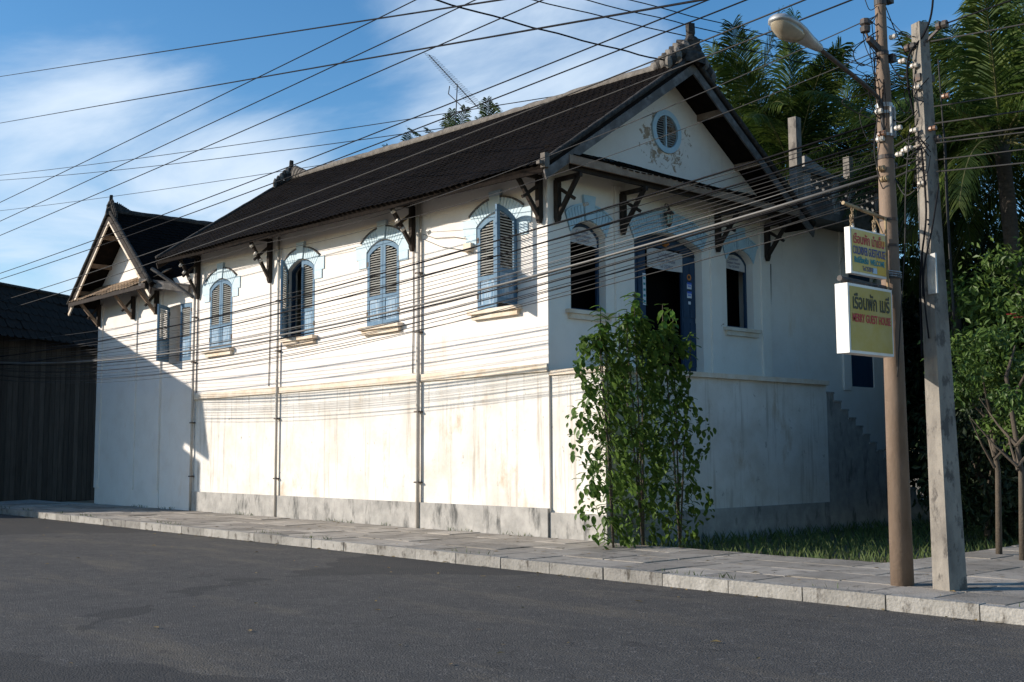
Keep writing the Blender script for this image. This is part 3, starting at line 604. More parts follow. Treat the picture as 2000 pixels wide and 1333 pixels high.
# ridge finials of moulded mortar
def finial(parent, p, along, hgt, m, m2, k=1.0, name='ridge_finial'):
    p = Vector(p); a = Vector(along); sd = Vector((0, 0, 1)).cross(a)
    s = MB(); prof = [(0.26 * k, -0.14), (0.25 * k, 0.02), (0.20 * k, 0.10), (0.215 * k, 0.18), (0.15 * k, hgt * 0.40), (0.165 * k, hgt * 0.47), (0.10 * k, hgt * 0.60), (0.075 * k, hgt * 0.66), (0.085 * k, hgt * 0.72), (0.078 * k, hgt * 0.99), (0.07 * k, hgt)]
    vs = []
    for r, z in prof:
        for q in range(8):
            t_ = 2 * math.pi * (q + 0.5) / 8; kk = r * (1 + R.uniform(-.14, .14)) * (1.0 if q % 2 else 1.12)
            vs.append(p + a * (kk * math.cos(t_)) + sd * (kk * math.sin(t_)) + Vector((0, 0, z + R.uniform(-.012, .012))))
    n_ = len(prof); s.add(vs, [(i * 8 + j, i * 8 + (j + 1) % 8, (i + 1) * 8 + (j + 1) % 8, (i + 1) * 8 + j) for i in range(n_ - 1) for j in range(8)] + [tuple((n_ - 1) * 8 + j for j in range(8))])
    f = s.build(name, m, parent)
    for i in range(8):                   # fanned scrolls stepping down the ridge
        d = (0.17 + 0.098 * i) * k; h = hgt * (0.60 - 0.062 * i)
        s = MB(); pts = [p + a * (d - 0.05) + Vector((0, 0, -.03)), p + a * (d + 0.01) + Vector((0, 0, h * 0.55)), p + a * (d + 0.05) + Vector((0, 0, h * 0.9)), p + a * (d + 0.12 * k) + Vector((0, 0, h * 0.98)), p + a * (d + 0.16 * k) + Vector((0, 0, h * 0.80))]
        s.tube(pts, [0.15 * k, 0.13 * k, 0.10 * k, 0.075 * k, 0.04 * k], 8); s.build('scroll', m2 if i % 2 else m, f, True)
    for sg in (-1, 1):                   # shoulders running down the two verges
        for i in range(5):
            c = p + sd * (sg * (0.16 + 0.13 * i) * k) + Vector((0, 0, 0.16 - 0.10 * i)); u = k * (1 - .1 * i)
            s = MB(); s.lathe(c, [(0.03, -0.10), (0.12 * u, -0.03), (0.125 * u, 0.05), (0.085 * u, 0.13), (0.03 * u, 0.19)], 7); s.build('scroll', m if i % 2 else m2, f)
finial(house, (RX, YA + 0.05, zR(YA) + 0.02), (0, 1, 0), 0.72, 'mortar_dark', 'mortar')
finial(house, (RX, YB - 0.05, zR(YB) + 0.02), (0, -1, 0), 0.56, 'mortar_dark', 'mortar', 0.8)

# down pipes, conduits and insulators on the long front
for y, r_ in ((3.70, 0.042), (9.17, 0.032), (13.48, 0.035)):
    s = MB(); s.tube([(-0.07, y, 6.75), (-0.07, y, 0.10)], r_, 10); p = s.build('drain_pipe', 'pipe_grey', house, True)
    for z in (5.2, 4.0, 2.4, 1.0):
        s = MB(); s.box((-0.07 - r_ - 0.006, y - r_ - 0.03, z), (-0.002, y + r_ + 0.03, z + 0.03)); s.build('pipe_clip', 'iron', p)
for y in (3.93, 9.62, 13.35):
    s = MB(); s.tube([(-0.02, y + 0.01, 5.72), (-0.02, y - 0.01, 4.6), (-0.02, y + 0.02, 3.2)], 0.011, 6); s.build('conduit', 'wood_grey', house)
INS = []
for y in (3.93, 9.62, 13.35):
    for (d, z) in ((0.60, 6.43), (0.50, 6.25), (0.36, 6.10)):
        z2 = z + (0.1 if y > 9 else 0)
        s = MB(); s.lathe((-d, y - 0.10, z2), [(0.015, -0.05), (0.036, -0.045), (0.040, -0.01), (0.026, 0.0), (0.040, 0.012), (0.034, 0.045), (0.012, 0.055)], 9, Matrix.Rotation(rad(70), 4, 'X')); s.build('insulator', 'porcelain', house)
        s = MB(); s.beam((-d, y - 0.09, z2), (-d + 0.04, y, z2 + 0.02), 0.02, 0.02); s.build('insulator_pin', 'iron', house)
        INS.append((-d, y - 0.14, z2))
for (x, z) in ((0.42, 6.02),):
    s = MB(); s.lathe((0.62, -0.36, 6.05), [(0.015, -0.05), (0.036, -0.045), (0.040, -0.01), (0.026, 0.0), (0.036, 0.045), (0.012, 0.055)], 9, Matrix.Rotation(rad(70), 4, 'Y')); s.build('insulator', 'porcelain', house)

# ------------------------------------------------------------------ notices, lantern
def notice(name, label, poly, y, lines, cx, obj_mat='cloth_white'):
    t_ = thing(name, label, 'banner', (cx, y, min(z for _, z in poly)))
    s = MB(); s.prism(GABLE, poly, -y, -y - 0.012); s.build('cloth', obj_mat, t_)
    for body, size, z, wdt in lines: text_mesh(body, size, 'ink_grey', 'lettering', t_, (cx, y - 0.006, z), (1, 0, 0), (0, 0, 1), wdt)
    return t_
notice('door_banner', 'grey cloth banner lettered Guest House hanging across the top of the entrance', [(2.86, 5.22), (3.12, 5.205), (3.40, 5.195), (3.70, 5.198), (3.93, 5.205), (3.935, 5.58), (3.4, 5.60), (2.855, 5.61)], 0.150,
       [('Coldriver', 0.115, 5.47, 0.50), ('Guest House', 0.12, 5.35, 0.56), ('Tel 252810', 0.10, 5.235, 0.42)], 3.42)
for i, (c, h) in enumerate(GW):
    notice('arch_notice', ['grey lettered board filling the arch of the window beside the house corner', 'grey lettered board filling the arch of the window right of the entrance'][i],
           [(c - h + 0.075, 5.46), (c + h - 0.075, 5.42)] + arc(c, h - 0.075, 5.56, 5.765, 10)[::-1], 0.155, [('Coldriver', 0.085, 5.645, 0.34), ('Guest House', 0.085, 5.565, 0.46), ('Tel 252810', 0.07, 5.485, 0.36)], c)
ln = thing('wall_lantern', 'dark iron lantern with green glass above the entrance arch', 'lantern', (3.16, -0.16, 6.0))
s = MB(); s.lathe((3.16, -0.17, 6.24), [(0.02, 0.13), (0.03, 0.10), (0.10, 0.03), (0.11, 0.0), (0.02, 0.0)][::-1], 6); s.build('cap', 'iron', ln)
s = MB(); s.lathe((3.16, -0.17, 6.06), [(0.045, 0.0), (0.07, 0.17)], 6); s.build('glass', 'glass_green', ln)
s = MB()
for k in range(6):
    t_ = math.pi / 3 * k; s.beam((3.16 + .048 * math.cos(t_), -0.17 + .048 * math.sin(t_), 6.05), (3.16 + .078 * math.cos(t_), -0.17 + .078 * math.sin(t_), 6.25), 0.013, 0.013)
s.build('cage', 'iron', ln)
s = MB(); s.lathe((3.16, -0.17, 5.99), [(0.012, 0.0), (0.05, 0.04), (0.055, 0.065)], 6); s.tube([(3.16, -0.17, 6.37), (3.16, -0.15, 6.45), (3.16, -0.08, 6.47), (3.16, -0.066, 6.40)], 0.012, 6); s.build('arm', 'iron', ln)

# ------------------------------------------------------------------ flat-roofed annex to the right
ann = thing('annex', 'pale flat roofed annex with stained concrete parapet right of the house', 'building', (9.2, 3, 0))
t = MB(); t.holed(GABLE, [(HW + 0.004, -0.05), (11.7, -0.05), (11.7, 6.74), (HW + 0.004, 6.74)], [[(9.95, 3.1), (10.95, 3.1), (10.95, 6.1), (9.95, 6.1)]], -0.03, -0.25); t.build('wall', 'plaster', ann)
t = MB(); t.box((11.46, 0.252, -0.05), (11.698, 6.0, 6.74)); t.box((HW + 0.01, 5.76, -0.05), (11.455, 5.998, 6.74)); t.build('wall', 'plaster', ann)
t = MB(); t.box((9.55, -0.02, 3.0), (9.86, 0.028, 6.738)); t.build('pilaster', 'plaster', ann)
t = MB(); t.box((9.955, 0.06, 3.1), (10.945, 0.12, 6.095)); t.build('door', 'door_blue', ann)
t = MB(); t.box((7.30, -0.60, 6.742), (12.2, 6.3, 6.92)); t.box((HW + 0.01, 0.0, 6.742), (7.298, 6.3, 6.92)); t.build('roof_slab', 'concrete_dark', ann)
t = MB(); t.box((7.26, -0.62, 7.70), (12.2, -0.40, 7.80)); t.build('parapet_rail', 'concrete_dark', ann)
t = MB(); t.box((7.26, -0.57, 6.922), (12.2, -0.45, 7.12)); t.build('parapet_kerb', 'concrete_dark', ann)
for x in (7.30, 8.45, 9.15, 10.3, 11.4):
    t = MB(); t.box((x, -0.60, 6.924), (x + 0.20, -0.42, 7.698)); t.build('parapet_post', 'concrete', ann)
def screen_block(x):                     # pierced parapet block
    t = MB(); hs = [circ(x + 0.10, 7.27, 0.055, 8), circ(x + 0.10, 7.45, 0.06, 8), circ(x + 0.10, 7.60, 0.045, 8)]
    t.holed(GABLE, [(x, 7.122), (x + 0.196, 7.122), (x + 0.196, 7.698), (x, 7.698)], hs, 0.47, 0.54); t.build('parapet_block', 'concrete_dark', ann)
for a0, a1 in ((7.505, 8.45), (8.655, 9.15), (9.355, 10.3), (10.505, 11.4)):
    n_ = int((a1 - a0) / 0.2)
    for k in range(n_): screen_block(a0 + k * (a1 - a0) / n_)
t = MB(); t.box((7.02, -0.58, 6.924), (7.22, -0.38, 8.90)); t.build('column_stub', 'pole_concrete', ann)
t = MB(); t.box((9.10, -0.60, 7.802), (9.27, -0.44, 8.36)); t.build('column_stub', 'pole_concrete', ann)
t = MB(); t.add([(7.40, -0.56, 7.802), (8.6, -0.56, 7.802), (8.3, -0.56, 7.86), (7.40, -0.56, 8.10), (7.40, -0.46, 7.802), (8.6, -0.46, 7.802), (8.3, -0.46, 7.86), (7.40, -0.46, 8.10)], [(0, 1, 2, 3), (7, 6, 5, 4), (0, 4, 5, 1), (1, 5, 6, 2), (2, 6, 7, 3), (3, 7, 4, 0)]); t.build('parapet_ramp', 'concrete', ann)
s = MB(); s.tube([(HW + 0.05, -0.03, 5.66), (HW + 0.09, 0.018, 5.0), (HW + 0.04, 0.018, 4.3), (HW + 0.07, 0.018, 3.1)], 0.013, 6); s.build('crack_line', 'wood_grey', ann)  # thin tube standing in for the brown crack between house and annex

# ------------------------------------------------------------------ gabled wing at the far end
wing = thing('gabled_wing', 'gabled wing with sunlit pediment over a tiled pent eave, far left', 'building', (2, 17.7, 0))
WY0, WY1, WYC = 15.55, 19.95, 17.72
WZ = lambda y: 8.66 - abs(y - WYC) * 0.845
t = MB(); t.holed(LONG, [(WY0, -0.05), (WY1, -0.05), (WY1, WZ(WY1) - .12), (WYC, WZ(WYC) - .12), (WY0, WZ(WY0) - .12)], [], 0.0, -0.24); t.build('wall', 'plaster', wing)
t = MB(); t.box((0.242, WY0 + 0.001, -0.05), (9.0, WY0 + 0.22, 6.6)); t.box((0.242, WY1 - 0.22, -0.05), (9.0, WY1 - 0.001, 6.6)); t.build('wall', 'plaster', wing)
W5 = lambda a, z, d: (0.02 - d, a, z)
t = MB(); t.holed(W5, [(HL + 0.003, -0.05), (WY0 - 0.003, -0.05), (WY0 - 0.003, 6.45), (HL + 0.003, 6.45)], [opening(14.47, 0.665, 4.1, 5.66, 5.68, 4)], 0.0, -0.22); t.build('link_wall', 'plaster', wing)
for y in (WY0 + 0.16, 17.3, WY1 - 0.16):
    t = MB(); t.box((-0.04, y - 0.15, 0.6), (-0.002, y + 0.15, 6.15)); t.build('pilaster', 'plaster', wing)
VX = -0.72
for sg in (-1, 1):
    ye = WYC + sg * 2.93; ze = WZ(ye)
    roof_slope(wing, (VX, ye, ze), (9.0, ye, ze), (VX, WYC, WZ(WYC)), (9.0, WYC, WZ(WYC)), wd=0.2, ex=0.15)
    s = MB(); d = 0.19
    s.prism(lambda a, z, q: (VX - q, a, z), [(ye, ze - 0.08), (WYC, WZ(WYC) - 0.08), (WYC, WZ(WYC) - 0.08 - d), (ye - sg * 0.04, ze - 0.08 - d)], 0.0, -0.04); s.build('bargeboard', 'wood_dark', wing)
    s = MB(); s.prism(lambda a, z, q: (VX - q, a, z), [(ye - sg * 0.02, ze - 0.262), (WYC, WZ(WYC) - 0.272), (WYC, WZ(WYC) - 0.335), (ye - sg * 0.08, ze - 0.325)], 0.012, -0.03); s.build('barge_trim', 'plaster_trim', wing)
    s = MB(); pts, rs = lumpy([(VX, ye, ze + 0.05), (VX, WYC, WZ(WYC) + 0.06)], 0.06); s.tube(pts, rs, 7); s.build('verge_roll', 'mortar_dark', wing, True)
    for fr_ in (0.2, 0.5, 0.8):
        yy = ye + (WYC - ye) * fr_; s = MB(); s.beam((VX + 0.05, yy, WZ(yy) - 0.16), (8.5, yy, WZ(yy) - 0.16), 0.1, 0.13); s.build('purlin', 'wood_brown', wing)
s = MB(); pts, rs = lumpy([(VX + 0.1, WYC, 8.69), (9.0, WYC, 8.70)], 0.10); s.tube(pts, rs, 8); s.build('ridge_cap', 'mortar_dark', wing, True)
finial(wing, (VX + 0.05, WYC, 8.68), (1, 0, 0), 0.48, 'mortar_dark', 'mortar_dark', 0.6)
roof_slope(wing, (-0.78, 14.98, 6.24), (-0.78, 20.35, 6.24), (-0.004, 14.98, 6.72), (-0.004, 20.35, 6.72), 120, (-14, -14, 2), 0.2, 0.15, 'pent_tile', 0.05, name='pent_eave')
s = MB(); s.beam((-0.79, 14.95, 6.17), (-0.79, 20.4, 6.17), 0.04, 0.12); s.build('fascia', 'wood_dark', wing)
s = MB(); s.beam((-0.80, 15.30, 6.30), (-0.08, 13.78, 6.02), 0.09, 0.22); s.build('tie_beam', 'wood_grey', wing)
def wbracket(y):
    s = MB(); s.beam((-0.10, y, 5.5), (-0.10, y, 6.18), 0.1, 0.1, up=(1, 0, 0)); br = s.build('bracket', 'wood_dark', wing)
    s = MB(); s.beam((-0.11, y, 5.55), (-0.66, y, 6.16), 0.08, 0.08); s.build('strut', 'wood_brown', br)
    s = MB(); s.beam((-0.12, y + 0.02, 6.08), (-0.42, y + 0.02, 5.72), 0.06, 0.06); s.build('brace', 'wood_dark', br)
for y in (15.75, 17.3, 19.8): wbracket(y)
shutter(wing, W5, 14.47, 0.665, 4.1, 5.66, 5.68, -1, 0, OUT, ALONG)
shutter(wing, W5, 14.47, 0.665, 4.1, 5.66, 5.68, +1, 52, OUT, ALONG, 'dark shutter leaf swung open')
# diagonal pole strut that carries the corner of the main eave
s = MB(); s.tube([(-0.9, 14.35, 6.55), (-0.1, 13.5, 5.75)], 0.05, 7); s.build('eave_prop', 'wood_grey', house)

# ------------------------------------------------------------------ dark neighbouring house at the left edge
nb = thing('neighbouring_house', 'dark weathered house wall and roof at the left edge of the photo', 'house', (-1, 28, 0))
A, B = Vector((-9.0, 20.2, 7.2)), Vector((4.2, 27.6, 7.14)); dv = (B - A).normalized(); bk = Vector((-dv.y, dv.x, 0))
t = MB(); lo = Vector((0, 0, -1))
q = [A + bk * 0.1, B + bk * 0.1]; q = [Vector((p.x, p.y, 0)) for p in q]; nbq = list(q)
t.add([(q[0].x, q[0].y, -.06), (q[1].x, q[1].y, -.06), (q[1].x, q[1].y, 5.6), (q[0].x, q[0].y, 5.6)] + [tuple(Vector(p) + bk * 6) for p in [(q[0].x, q[0].y, -.06), (q[1].x, q[1].y, -.06), (q[1].x, q[1].y, 5.6), (q[0].x, q[0].y, 5.6)]], [(0, 1, 2, 3), (7, 6, 5, 4), (0, 4, 5, 1), (1, 5, 6, 2), (2, 6, 7, 3), (3, 7, 4, 0)]); t.build('wall', 'neighbour_wall', nb)
E0, E1 = A - bk * 0.9 - Vector((0, 0, 1.75)), B - bk * 0.9 - Vector((0, 0, 1.75)); Rg0, Rg1 = A + bk * 0.9, B + bk * 0.9
roof_slope(nb, E0, E1, A, B, 0, None, 0.34, 0.3, 'neighbour_roof', 0.08)
roof_slope(nb, A + bk * 7 - Vector((0, 0, 1.9)), B + bk * 7 - Vector((0, 0, 1.9)), A, B, 0, None, 0.34, 0.3, 'neighbour_roof', 0.08)
s = MB(); s.tube([A + Vector((0, 0, .04)), B + Vector((0, 0, .04))], 0.07, 7); s.build('ridge_cap', 'mortar_dark', nb, True)

# ------------------------------------------------------------------ utility poles
PX, PY = -2.20, -7.86
pole = thing('utility_pole', 'tall round brown utility pole carrying the street lamp and hanging signs', 'utility pole', (PX, PY, 0.1))
hts = [(0.09, 0.125), (3.1, 0.108), (4.2, 0.098), (5.55, 0.084), (5.95, 0.078), (6.05, 0.066), (6.9, 0.060), (9.75, 0.048)]
s = MB(); s.lathe((PX, PY, 0), [(r_, z) for z, r_ in hts], 18); s.build('shaft', 'pole_brown', pole, True)
for z, r_, h_ in ((3.52, 0.118, 0.05), (4.90, 0.100, 0.045), (5.50, 0.094, 0.05), (6.12, 0.074, 0.05), (6.72, 0.070, 0.07)):
    s = MB(); s.lathe((PX, PY, z), [(r_, 0), (r_, h_)], 16); s.build('band', 'iron' if z != 5.5 else 'galvanised', pole)
for z0 in (3.56, 3.585, 3.61):           # coil of spare wire round the pole
    pts = [(PX + (0.118 + .01 * math.sin(3 * a)) * math.cos(a), PY + (0.118 + .01 * math.cos(2 * a)) * math.sin(a), z0 + 0.02 * math.sin(a * 1.0)) for a in [i * 0.42 for i in range(16)]]
    s = MB(); s.tube(pts, 0.009, 5); s.build('wire_coil', 'galvanised', pole)
def spool(parent, p, axis_m=None, m='porcelain', sc=1.0):
    s = MB(); s.lathe(p, [(0.012 * sc, -0.055 * sc), (0.036 * sc, -0.05 * sc), (0.04 * sc, -0.012 * sc), (0.024 * sc, 0), (0.04 * sc, 0.012 * sc), (0.036 * sc, 0.05 * sc), (0.012 * sc, 0.055 * sc)], 9, axis_m); return s.build('insulator', m, parent)
RX90 = Matrix.Rotation(rad(90), 4, 'X'); RY90 = Matrix.Rotation(rad(90), 4, 'Y')
s = MB(); s.beam((PX, PY, 6.16), (PX - 0.26, PY + 0.02, 6.27), 0.05, 0.07); s.build('bracket_arm', 'iron', pole)
spool(pole, (PX - 0.28, PY + 0.04, 6.42), None, 'iron', 1.5); s = MB(); s.tube([(PX - 0.26, PY + .02, 6.28), (PX - 0.28, PY + .04, 6.36)], 0.014, 6); s.build('pin', 'iron', pole); s = MB(); s.tube([(PX - .28, PY + .04, 6.50), (PX - .16, PY + .03, 6.49)], 0.016, 6); s.build('pin', 'iron', pole)
for z, dx in ((6.10, 0.13), (6.80, 0.12)):
    s = MB(); s.box((PX + dx - 0.05, PY - 0.09, z - 0.04), (PX + dx + 0.03, PY - 0.01, z + 0.05)); s.build('clamp', 'iron', pole)
for (dx, dy, z, mm) in ((-0.12, 0.0, 5.44, 'porcelain'), (0.12, -0.03, 5.47, 'porcelain'), (-0.11, 0.0, 5.12, 'porcelain'), (-0.11, -.02, 5.18, 'porcelain_brown'), (-0.12, 0.0, 4.78, 'iron_tan'), (-0.1, -0.02, 4.66, 'iron_tan'), (0.12, -.02, 4.86, 'iron')):
    spool(pole, (PX + dx, PY + dy, z), RY90 if dx > 0 else RX90, mm, 0.85)
for k, (a0, a1, sag) in enumerate((((-0.10, 0.02, 5.40), (-0.09, 0.01, 4.62), -0.13), ((-0.11, 0, 5.10), (-0.10, 0.0, 4.55), -0.10), ((-0.12, .02, 6.10), (-0.10, .01, 5.50), -0.05), ((-0.15, .02, 6.14), (-0.11, .01, 5.52), -0.02), ((0.12, 0, 6.74), (0.30, -.2, 6.05), -0.0))):
    pts = [Vector((PX, PY, 0)) + Vector(a0).lerp(Vector(a1), t_) + Vector((sag * math.sin(math.pi * t_), 0, -0.05 * math.sin(math.pi * t_))) for t_ in [i / 10 for i in range(11)]]
    s = MB(); s.tube(pts, 0.006, 5); s.build('loose_wire', 'wire_black' if k > 1 else 'wire_grey', pole)
for dx in (-0.035, 0.035):
    s = MB(); s.tube([(PX + dx, PY - 0.10, 5.50), (PX + dx, PY - 0.102, 5.15)], 0.018, 7); s.build('conduit', 'galvanised', pole)

P2X, P2Y = -2.22, -8.39
pole2 = thing('utility_pole', 'weathered square concrete utility pole with a tangle of cables beside the brown pole', 'utility pole', (P2X, P2Y, 0.1))
s = MB(); s.beam((P2X, P2Y - 0.03, 0.09), (P2X, P2Y + 0.05, 6.36), 0.245, 0.245, up=(0.35, 1, 0), taper=0.52); s.build('shaft', 'pole_concrete', pole2)
s = MB(); s.beam((P2X - 0.015, P2Y - .02, 6.10), (P2X - 0.02, P2Y + 0.15, 6.10), 0.05, 0.05); s.build('bracket_arm', 'iron', pole2); s = MB(); s.beam((P2X - .1, P2Y + .05, 5.72), (P2X + .14, P2Y, 5.74), .07, .08); s.build('bracket_arm', 'iron', pole2)
s = MB(); s.beam((P2X, P2Y - 0.02, 6.13), (P2X - 0.02, P2Y - 0.20, 6.24), 0.025, 0.025); s.build('bracket_arm', 'iron', pole2)
for (dx, dy, z, mm) in ((-.02, -.22, 6.26, 'iron'), (-.05, .14, 6.10, 'iron'), (-.10, .08, 5.86, 'porcelain'), (-.12, .05, 5.60, 'porcelain'), (-.13, .10, 5.12, 'porcelain'), (-.05, -.08, 5.12, 'porcelain_brown'), (-.12, .22, 4.92, 'porcelain'), (-.13, .28, 4.89, 'porcelain'), (-.12, .18, 4.94, 'porcelain'), (-.10, .30, 5.20, 'porcelain'), (.05, -.05, 5.02, 'iron'), (-.1, .05, 4.52, 'porcelain'), (-.04, -.24, 5.45, 'porcelain_brown'), (-.1, .22, 5.95, 'porcelain'), (-.05, .35, 6.28, 'porcelain')):
    spool(pole2, (P2X + dx, P2Y + dy, z), RX90, mm, 0.75 if mm != 'iron' else 1.2)
for z in (5.05, 4.95, 4.8, 4.7):
    s = MB(); s.tube([(P2X - .10, P2Y + .06, z), (P2X - .11, P2Y + .2, z - .02 + R.uniform(-.03, .03)), (P2X - .12, P2Y + .34, z - .06)], 0.011, 6); s.build('wire_rack', 'porcelain' if z == 4.95 else 'wire_grey', pole2)
def hose(parent, pts, r_, m, name='cable'):
    out_ = []
    P_ = [Vector(p) for p in pts]
    for i in range(len(P_) - 1):
        p0, p1, p2, p3 = P_[max(i - 1, 0)], P_[i], P_[i + 1], P_[min(i + 2, len(P_) - 1)]
        for k in range(6):
            t_ = k / 6; out_.append(0.5 * ((2 * p1) + (-p0 + p2) * t_ + (2 * p0 - 5 * p1 + 4 * p2 - p3) * t_ ** 2 + (-p0 + 3 * p1 - 3 * p2 + p3) * t_ ** 3))
    out_.append(P_[-1]); s = MB(); s.tube(out_, r_, 6); return s.build(name, m, parent, True)
Q = lambda dx, dy, z: (P2X + dx, P2Y + dy, z)
hose(pole2, [Q(0, -.16, 7.2), Q(-.02, -.12, 6.5), Q(-.05, -.02, 6.2), Q(-.12, .12, 6.0), Q(-.13, .15, 5.7), Q(-.12, .10, 5.3)], 0.013, 'wire_black')
hose(pole2, [Q(-.13, .02, 4.9), Q(-.14, -.01, 4.2), Q(-.13, .06, 3.75), Q(-.13, .10, 3.40), Q(-.14, .11, 2.6)], 0.012, 'wire_black')
hose(pole2, [Q(-.06, -.13, 4.5), Q(-.12, -.06, 4.0), Q(-.15, .03, 3.6), Q(-.15, .05, 3.3), Q(-.14, .02, 2.8)], 0.010, 'wire_black')
hose(pole2, [Q(-.13, .14, 5.2), Q(-.17, .20, 4.5), Q(-.18, .23, 3.9), Q(-.2, .28, 3.3), Q(-.22, .36, 2.4)], 0.008, 'wire_grey')
for k in range(4):
    hose(pole2, [Q(.02 + .012 * k, -.14, 5.9 - .4 * k), Q(.03 + .012 * k, -.16, 5.0), Q(.02 + .012 * k, -.165, 4.2), Q(.03 + .01 * k, -.18, 3.0)], 0.008, 'wire_black' if k % 2 else 'wire_grey')
for k in range(14):
    z = 4.55 + R.random() * 1.15; hose(pole2, [Q(-.12, R.uniform(-.1, .15), z), Q(-.17, R.uniform(-.1, .2), z - R.uniform(.05, .2)), Q(-.13, R.uniform(-.1, .15), z - R.uniform(.1, .3))], 0.006, R.choice(['wire_black', 'wire_grey', 'wire_black']), 'loose_wire')
s = MB(); s.beam((P2X - 0.128, P2Y - 0.045, 3.28), (P2X - 0.115, P2Y - 0.035, 3.72), 0.02, 0.13, up=(0.35, 1, 0)); s.build('meter_box', 'galvanised', pole2)
s = MB(); s.tube([(P2X - .15, P2Y + .055, 3.74), (P2X - .155, P2Y + .058, 3.26)], 0.012, 6); s.build('cable', 'wire_black', pole2)
for z in (4.3, 4.1, 4.05, 3.9): s = MB(); s.lathe((P2X - 0.118, P2Y - 0.02 + R.uniform(-.02, .03), z), [(0.011, 0), (0.011, 0.006)], 8, RY90); s.build('bolt_hole', 'door_dark', pole2)
s = MB(); s.lathe((-2.2, 27.0, 0), [(0.15, -0.05), (0.12, 4), (0.09, 9.7)], 14); p3 = s.build('utility_pole', 'pole_concrete', None, True)
tag(p3, 'plain concrete utility pole where the street wires end, beyond the gabled wing', 'utility pole')

for k in range(16):                      # tangled ends round the head of the brown pole
    z = R.uniform(5.2, 7.0); dx, dy = R.uniform(-.45, -.08), R.uniform(-.1, .3); sg = R.choice([-1, 1, 1])
    hose(pole, [(PX - .06, PY, z), (PX + dx * .5, PY + dy * .4, z - R.uniform(.0, .18)), (PX + dx, PY + dy, z + R.uniform(-.28, .05)), (PX + dx * .6, PY + dy * .8, z - R.uniform(.2, .5)), (PX - .07, PY, z - R.uniform(.3, .6))], R.uniform(.004, .007), R.choice(['wire_black', 'wire_grey']), 'loose_wire')
for k in range(10):                      # slack jumpers between the two poles
    z = R.uniform(4.6, 6.9); hose(pole, [(PX + .05, PY - .05, z), ((PX + P2X) / 2 + R.uniform(-.1, .1), (PY + P2Y) / 2, z - R.uniform(.05, .35)), (P2X - .08, P2Y + .08, min(6.2, z + R.uniform(-.3, .3)))], R.uniform(.004, .007), R.choice(['wire_black', 'wire_grey']), 'loose_wire')

# ------------------------------------------------------------------ street lamp on the brown pole
lamp = thing('street_lamp', 'grey cobra head street lamp on a curved arm from the brown pole', 'street lamp', (PX, PY, 5.4))
hose(lamp, [(PX - 0.07, PY - 0.02, 5.10), (PX - 0.085, PY - 0.01, 5.50), (PX - 0.20, PY, 5.63), (PX - 0.75, PY, 5.77), (PX - 1.32, PY, 5.90)], 0.026, 'iron', 'arm')
def loft(axis0, axis1, secs, m, name, parent, n=14):
    a0, a1 = Vector(axis0), Vector(axis1); d = (a1 - a0).normalized(); sd = d.cross(Vector((0, 0, 1))).normalized(); up_ = sd.cross(d)
    vs = []
    for t_, hw_, hu, hd in secs:
        for j in range(n):
            q = 2 * math.pi * j / n; sn = math.sin(q); vs.append(a0.lerp(a1, t_) + sd * (hw_ * math.cos(q)) + up_ * ((hu if sn > 0 else hd) * sn))
    k = len(secs); s = MB(); s.add(vs, [(i * n + j, i * n + (j + 1) % n, (i + 1) * n + (j + 1) % n, (i + 1) * n + j) for i in range(k - 1) for j in range(n)] + [tuple(range(n - 1, -1, -1)), tuple((k - 1) * n + j for j in range(n))])
    return s.build(name, m, parent, True)
L0, L1 = (PX - 1.28, PY, 5.90), (PX - 2.13, PY, 6.02)
loft(L0, L1, [(0, .035, .035, .035), (.05, .05, .045, .05), (.3, .085, .06, .07), (.5, .125, .075, .05), (.72, .15, .085, .03), (.9, .13, .08, .03), (.98, .08, .05, .02), (1, .03, .02, .01)], 'galvanised', 'lamp_head', lamp)
loft(L0, L1, [(.44, .05, .0, .02), (.48, .10, .0, .09), (.6, .125, .0, .135), (.75, .135, .0, .15), (.88, .115, .0, .115), (.95, .07, .0, .05), (.97, .03, 0, .02)], 'lamp_glass', 'lamp_bowl', lamp)
for z in (5.16, 5.42): s = MB(); s.lathe((PX, PY, z), [(0.10, 0), (0.10, 0.035)], 14); s.build('clamp', 'galvanised', lamp)

# ------------------------------------------------------------------ hanging signs
def chain(parent, top_, bot):
    t_, b_ = Vector(top_), Vector(bot); n_ = 5
    for i in range(n_):
        c0, c1 = t_.lerp(b_, i / n_), t_.lerp(b_, (i + 1) / n_); s = MB(); md = (c0 + c1) / 2; h = (c1 - c0).length / 2 + 0.006
        ax = Vector((1, 0, 0)) if i % 2 else Vector((0, 1, 0))
        s.tube([md + Vector((0, 0, h * math.cos(a))) + ax * (0.014 * math.sin(a)) for a in [2 * math.pi * k / 10 for k in range(11)]], 0.0045, 5, False); s.build('chain_link', 'iron_tan', parent)
sg1 = thing('hanging_sign', 'yellow guesthouse sign box hung on two chains from the brown pole', 'sign', (-2.68, PY, 3.5))
SY = PY
s = MB(); s.box((-3.10, SY - 0.045, 3.50), (-2.37, SY + 0.02, 4.005)); s.build('sign_box', 'sign_white', sg1)
s = MB(); s.box((-3.07, SY - 0.051, 3.525), (-2.385, SY - 0.046, 3.985)); s.build('sign_face', 'sign_yellow', sg1)
for (x0, x1, z0, z1) in ((-2.575, -2.387, 3.53, 3.72), (-2.52, -2.387, 3.86, 3.92), (-2.49, -2.387, 3.74, 3.80)):
    s = MB(); s.box((x0, SY - 0.0535, z0), (x1, SY - 0.0515, z1)); s.build('colour_patch', 'sign_gold', sg1)
s = MB(); s.box((-2.675, SY - 0.0535, 3.535), (-2.58, SY - 0.0515, 3.595)); s.build('colour_patch', 'ink_pale', sg1)
TXX, TZ = (1, 0, 0), (0, 0, 1)
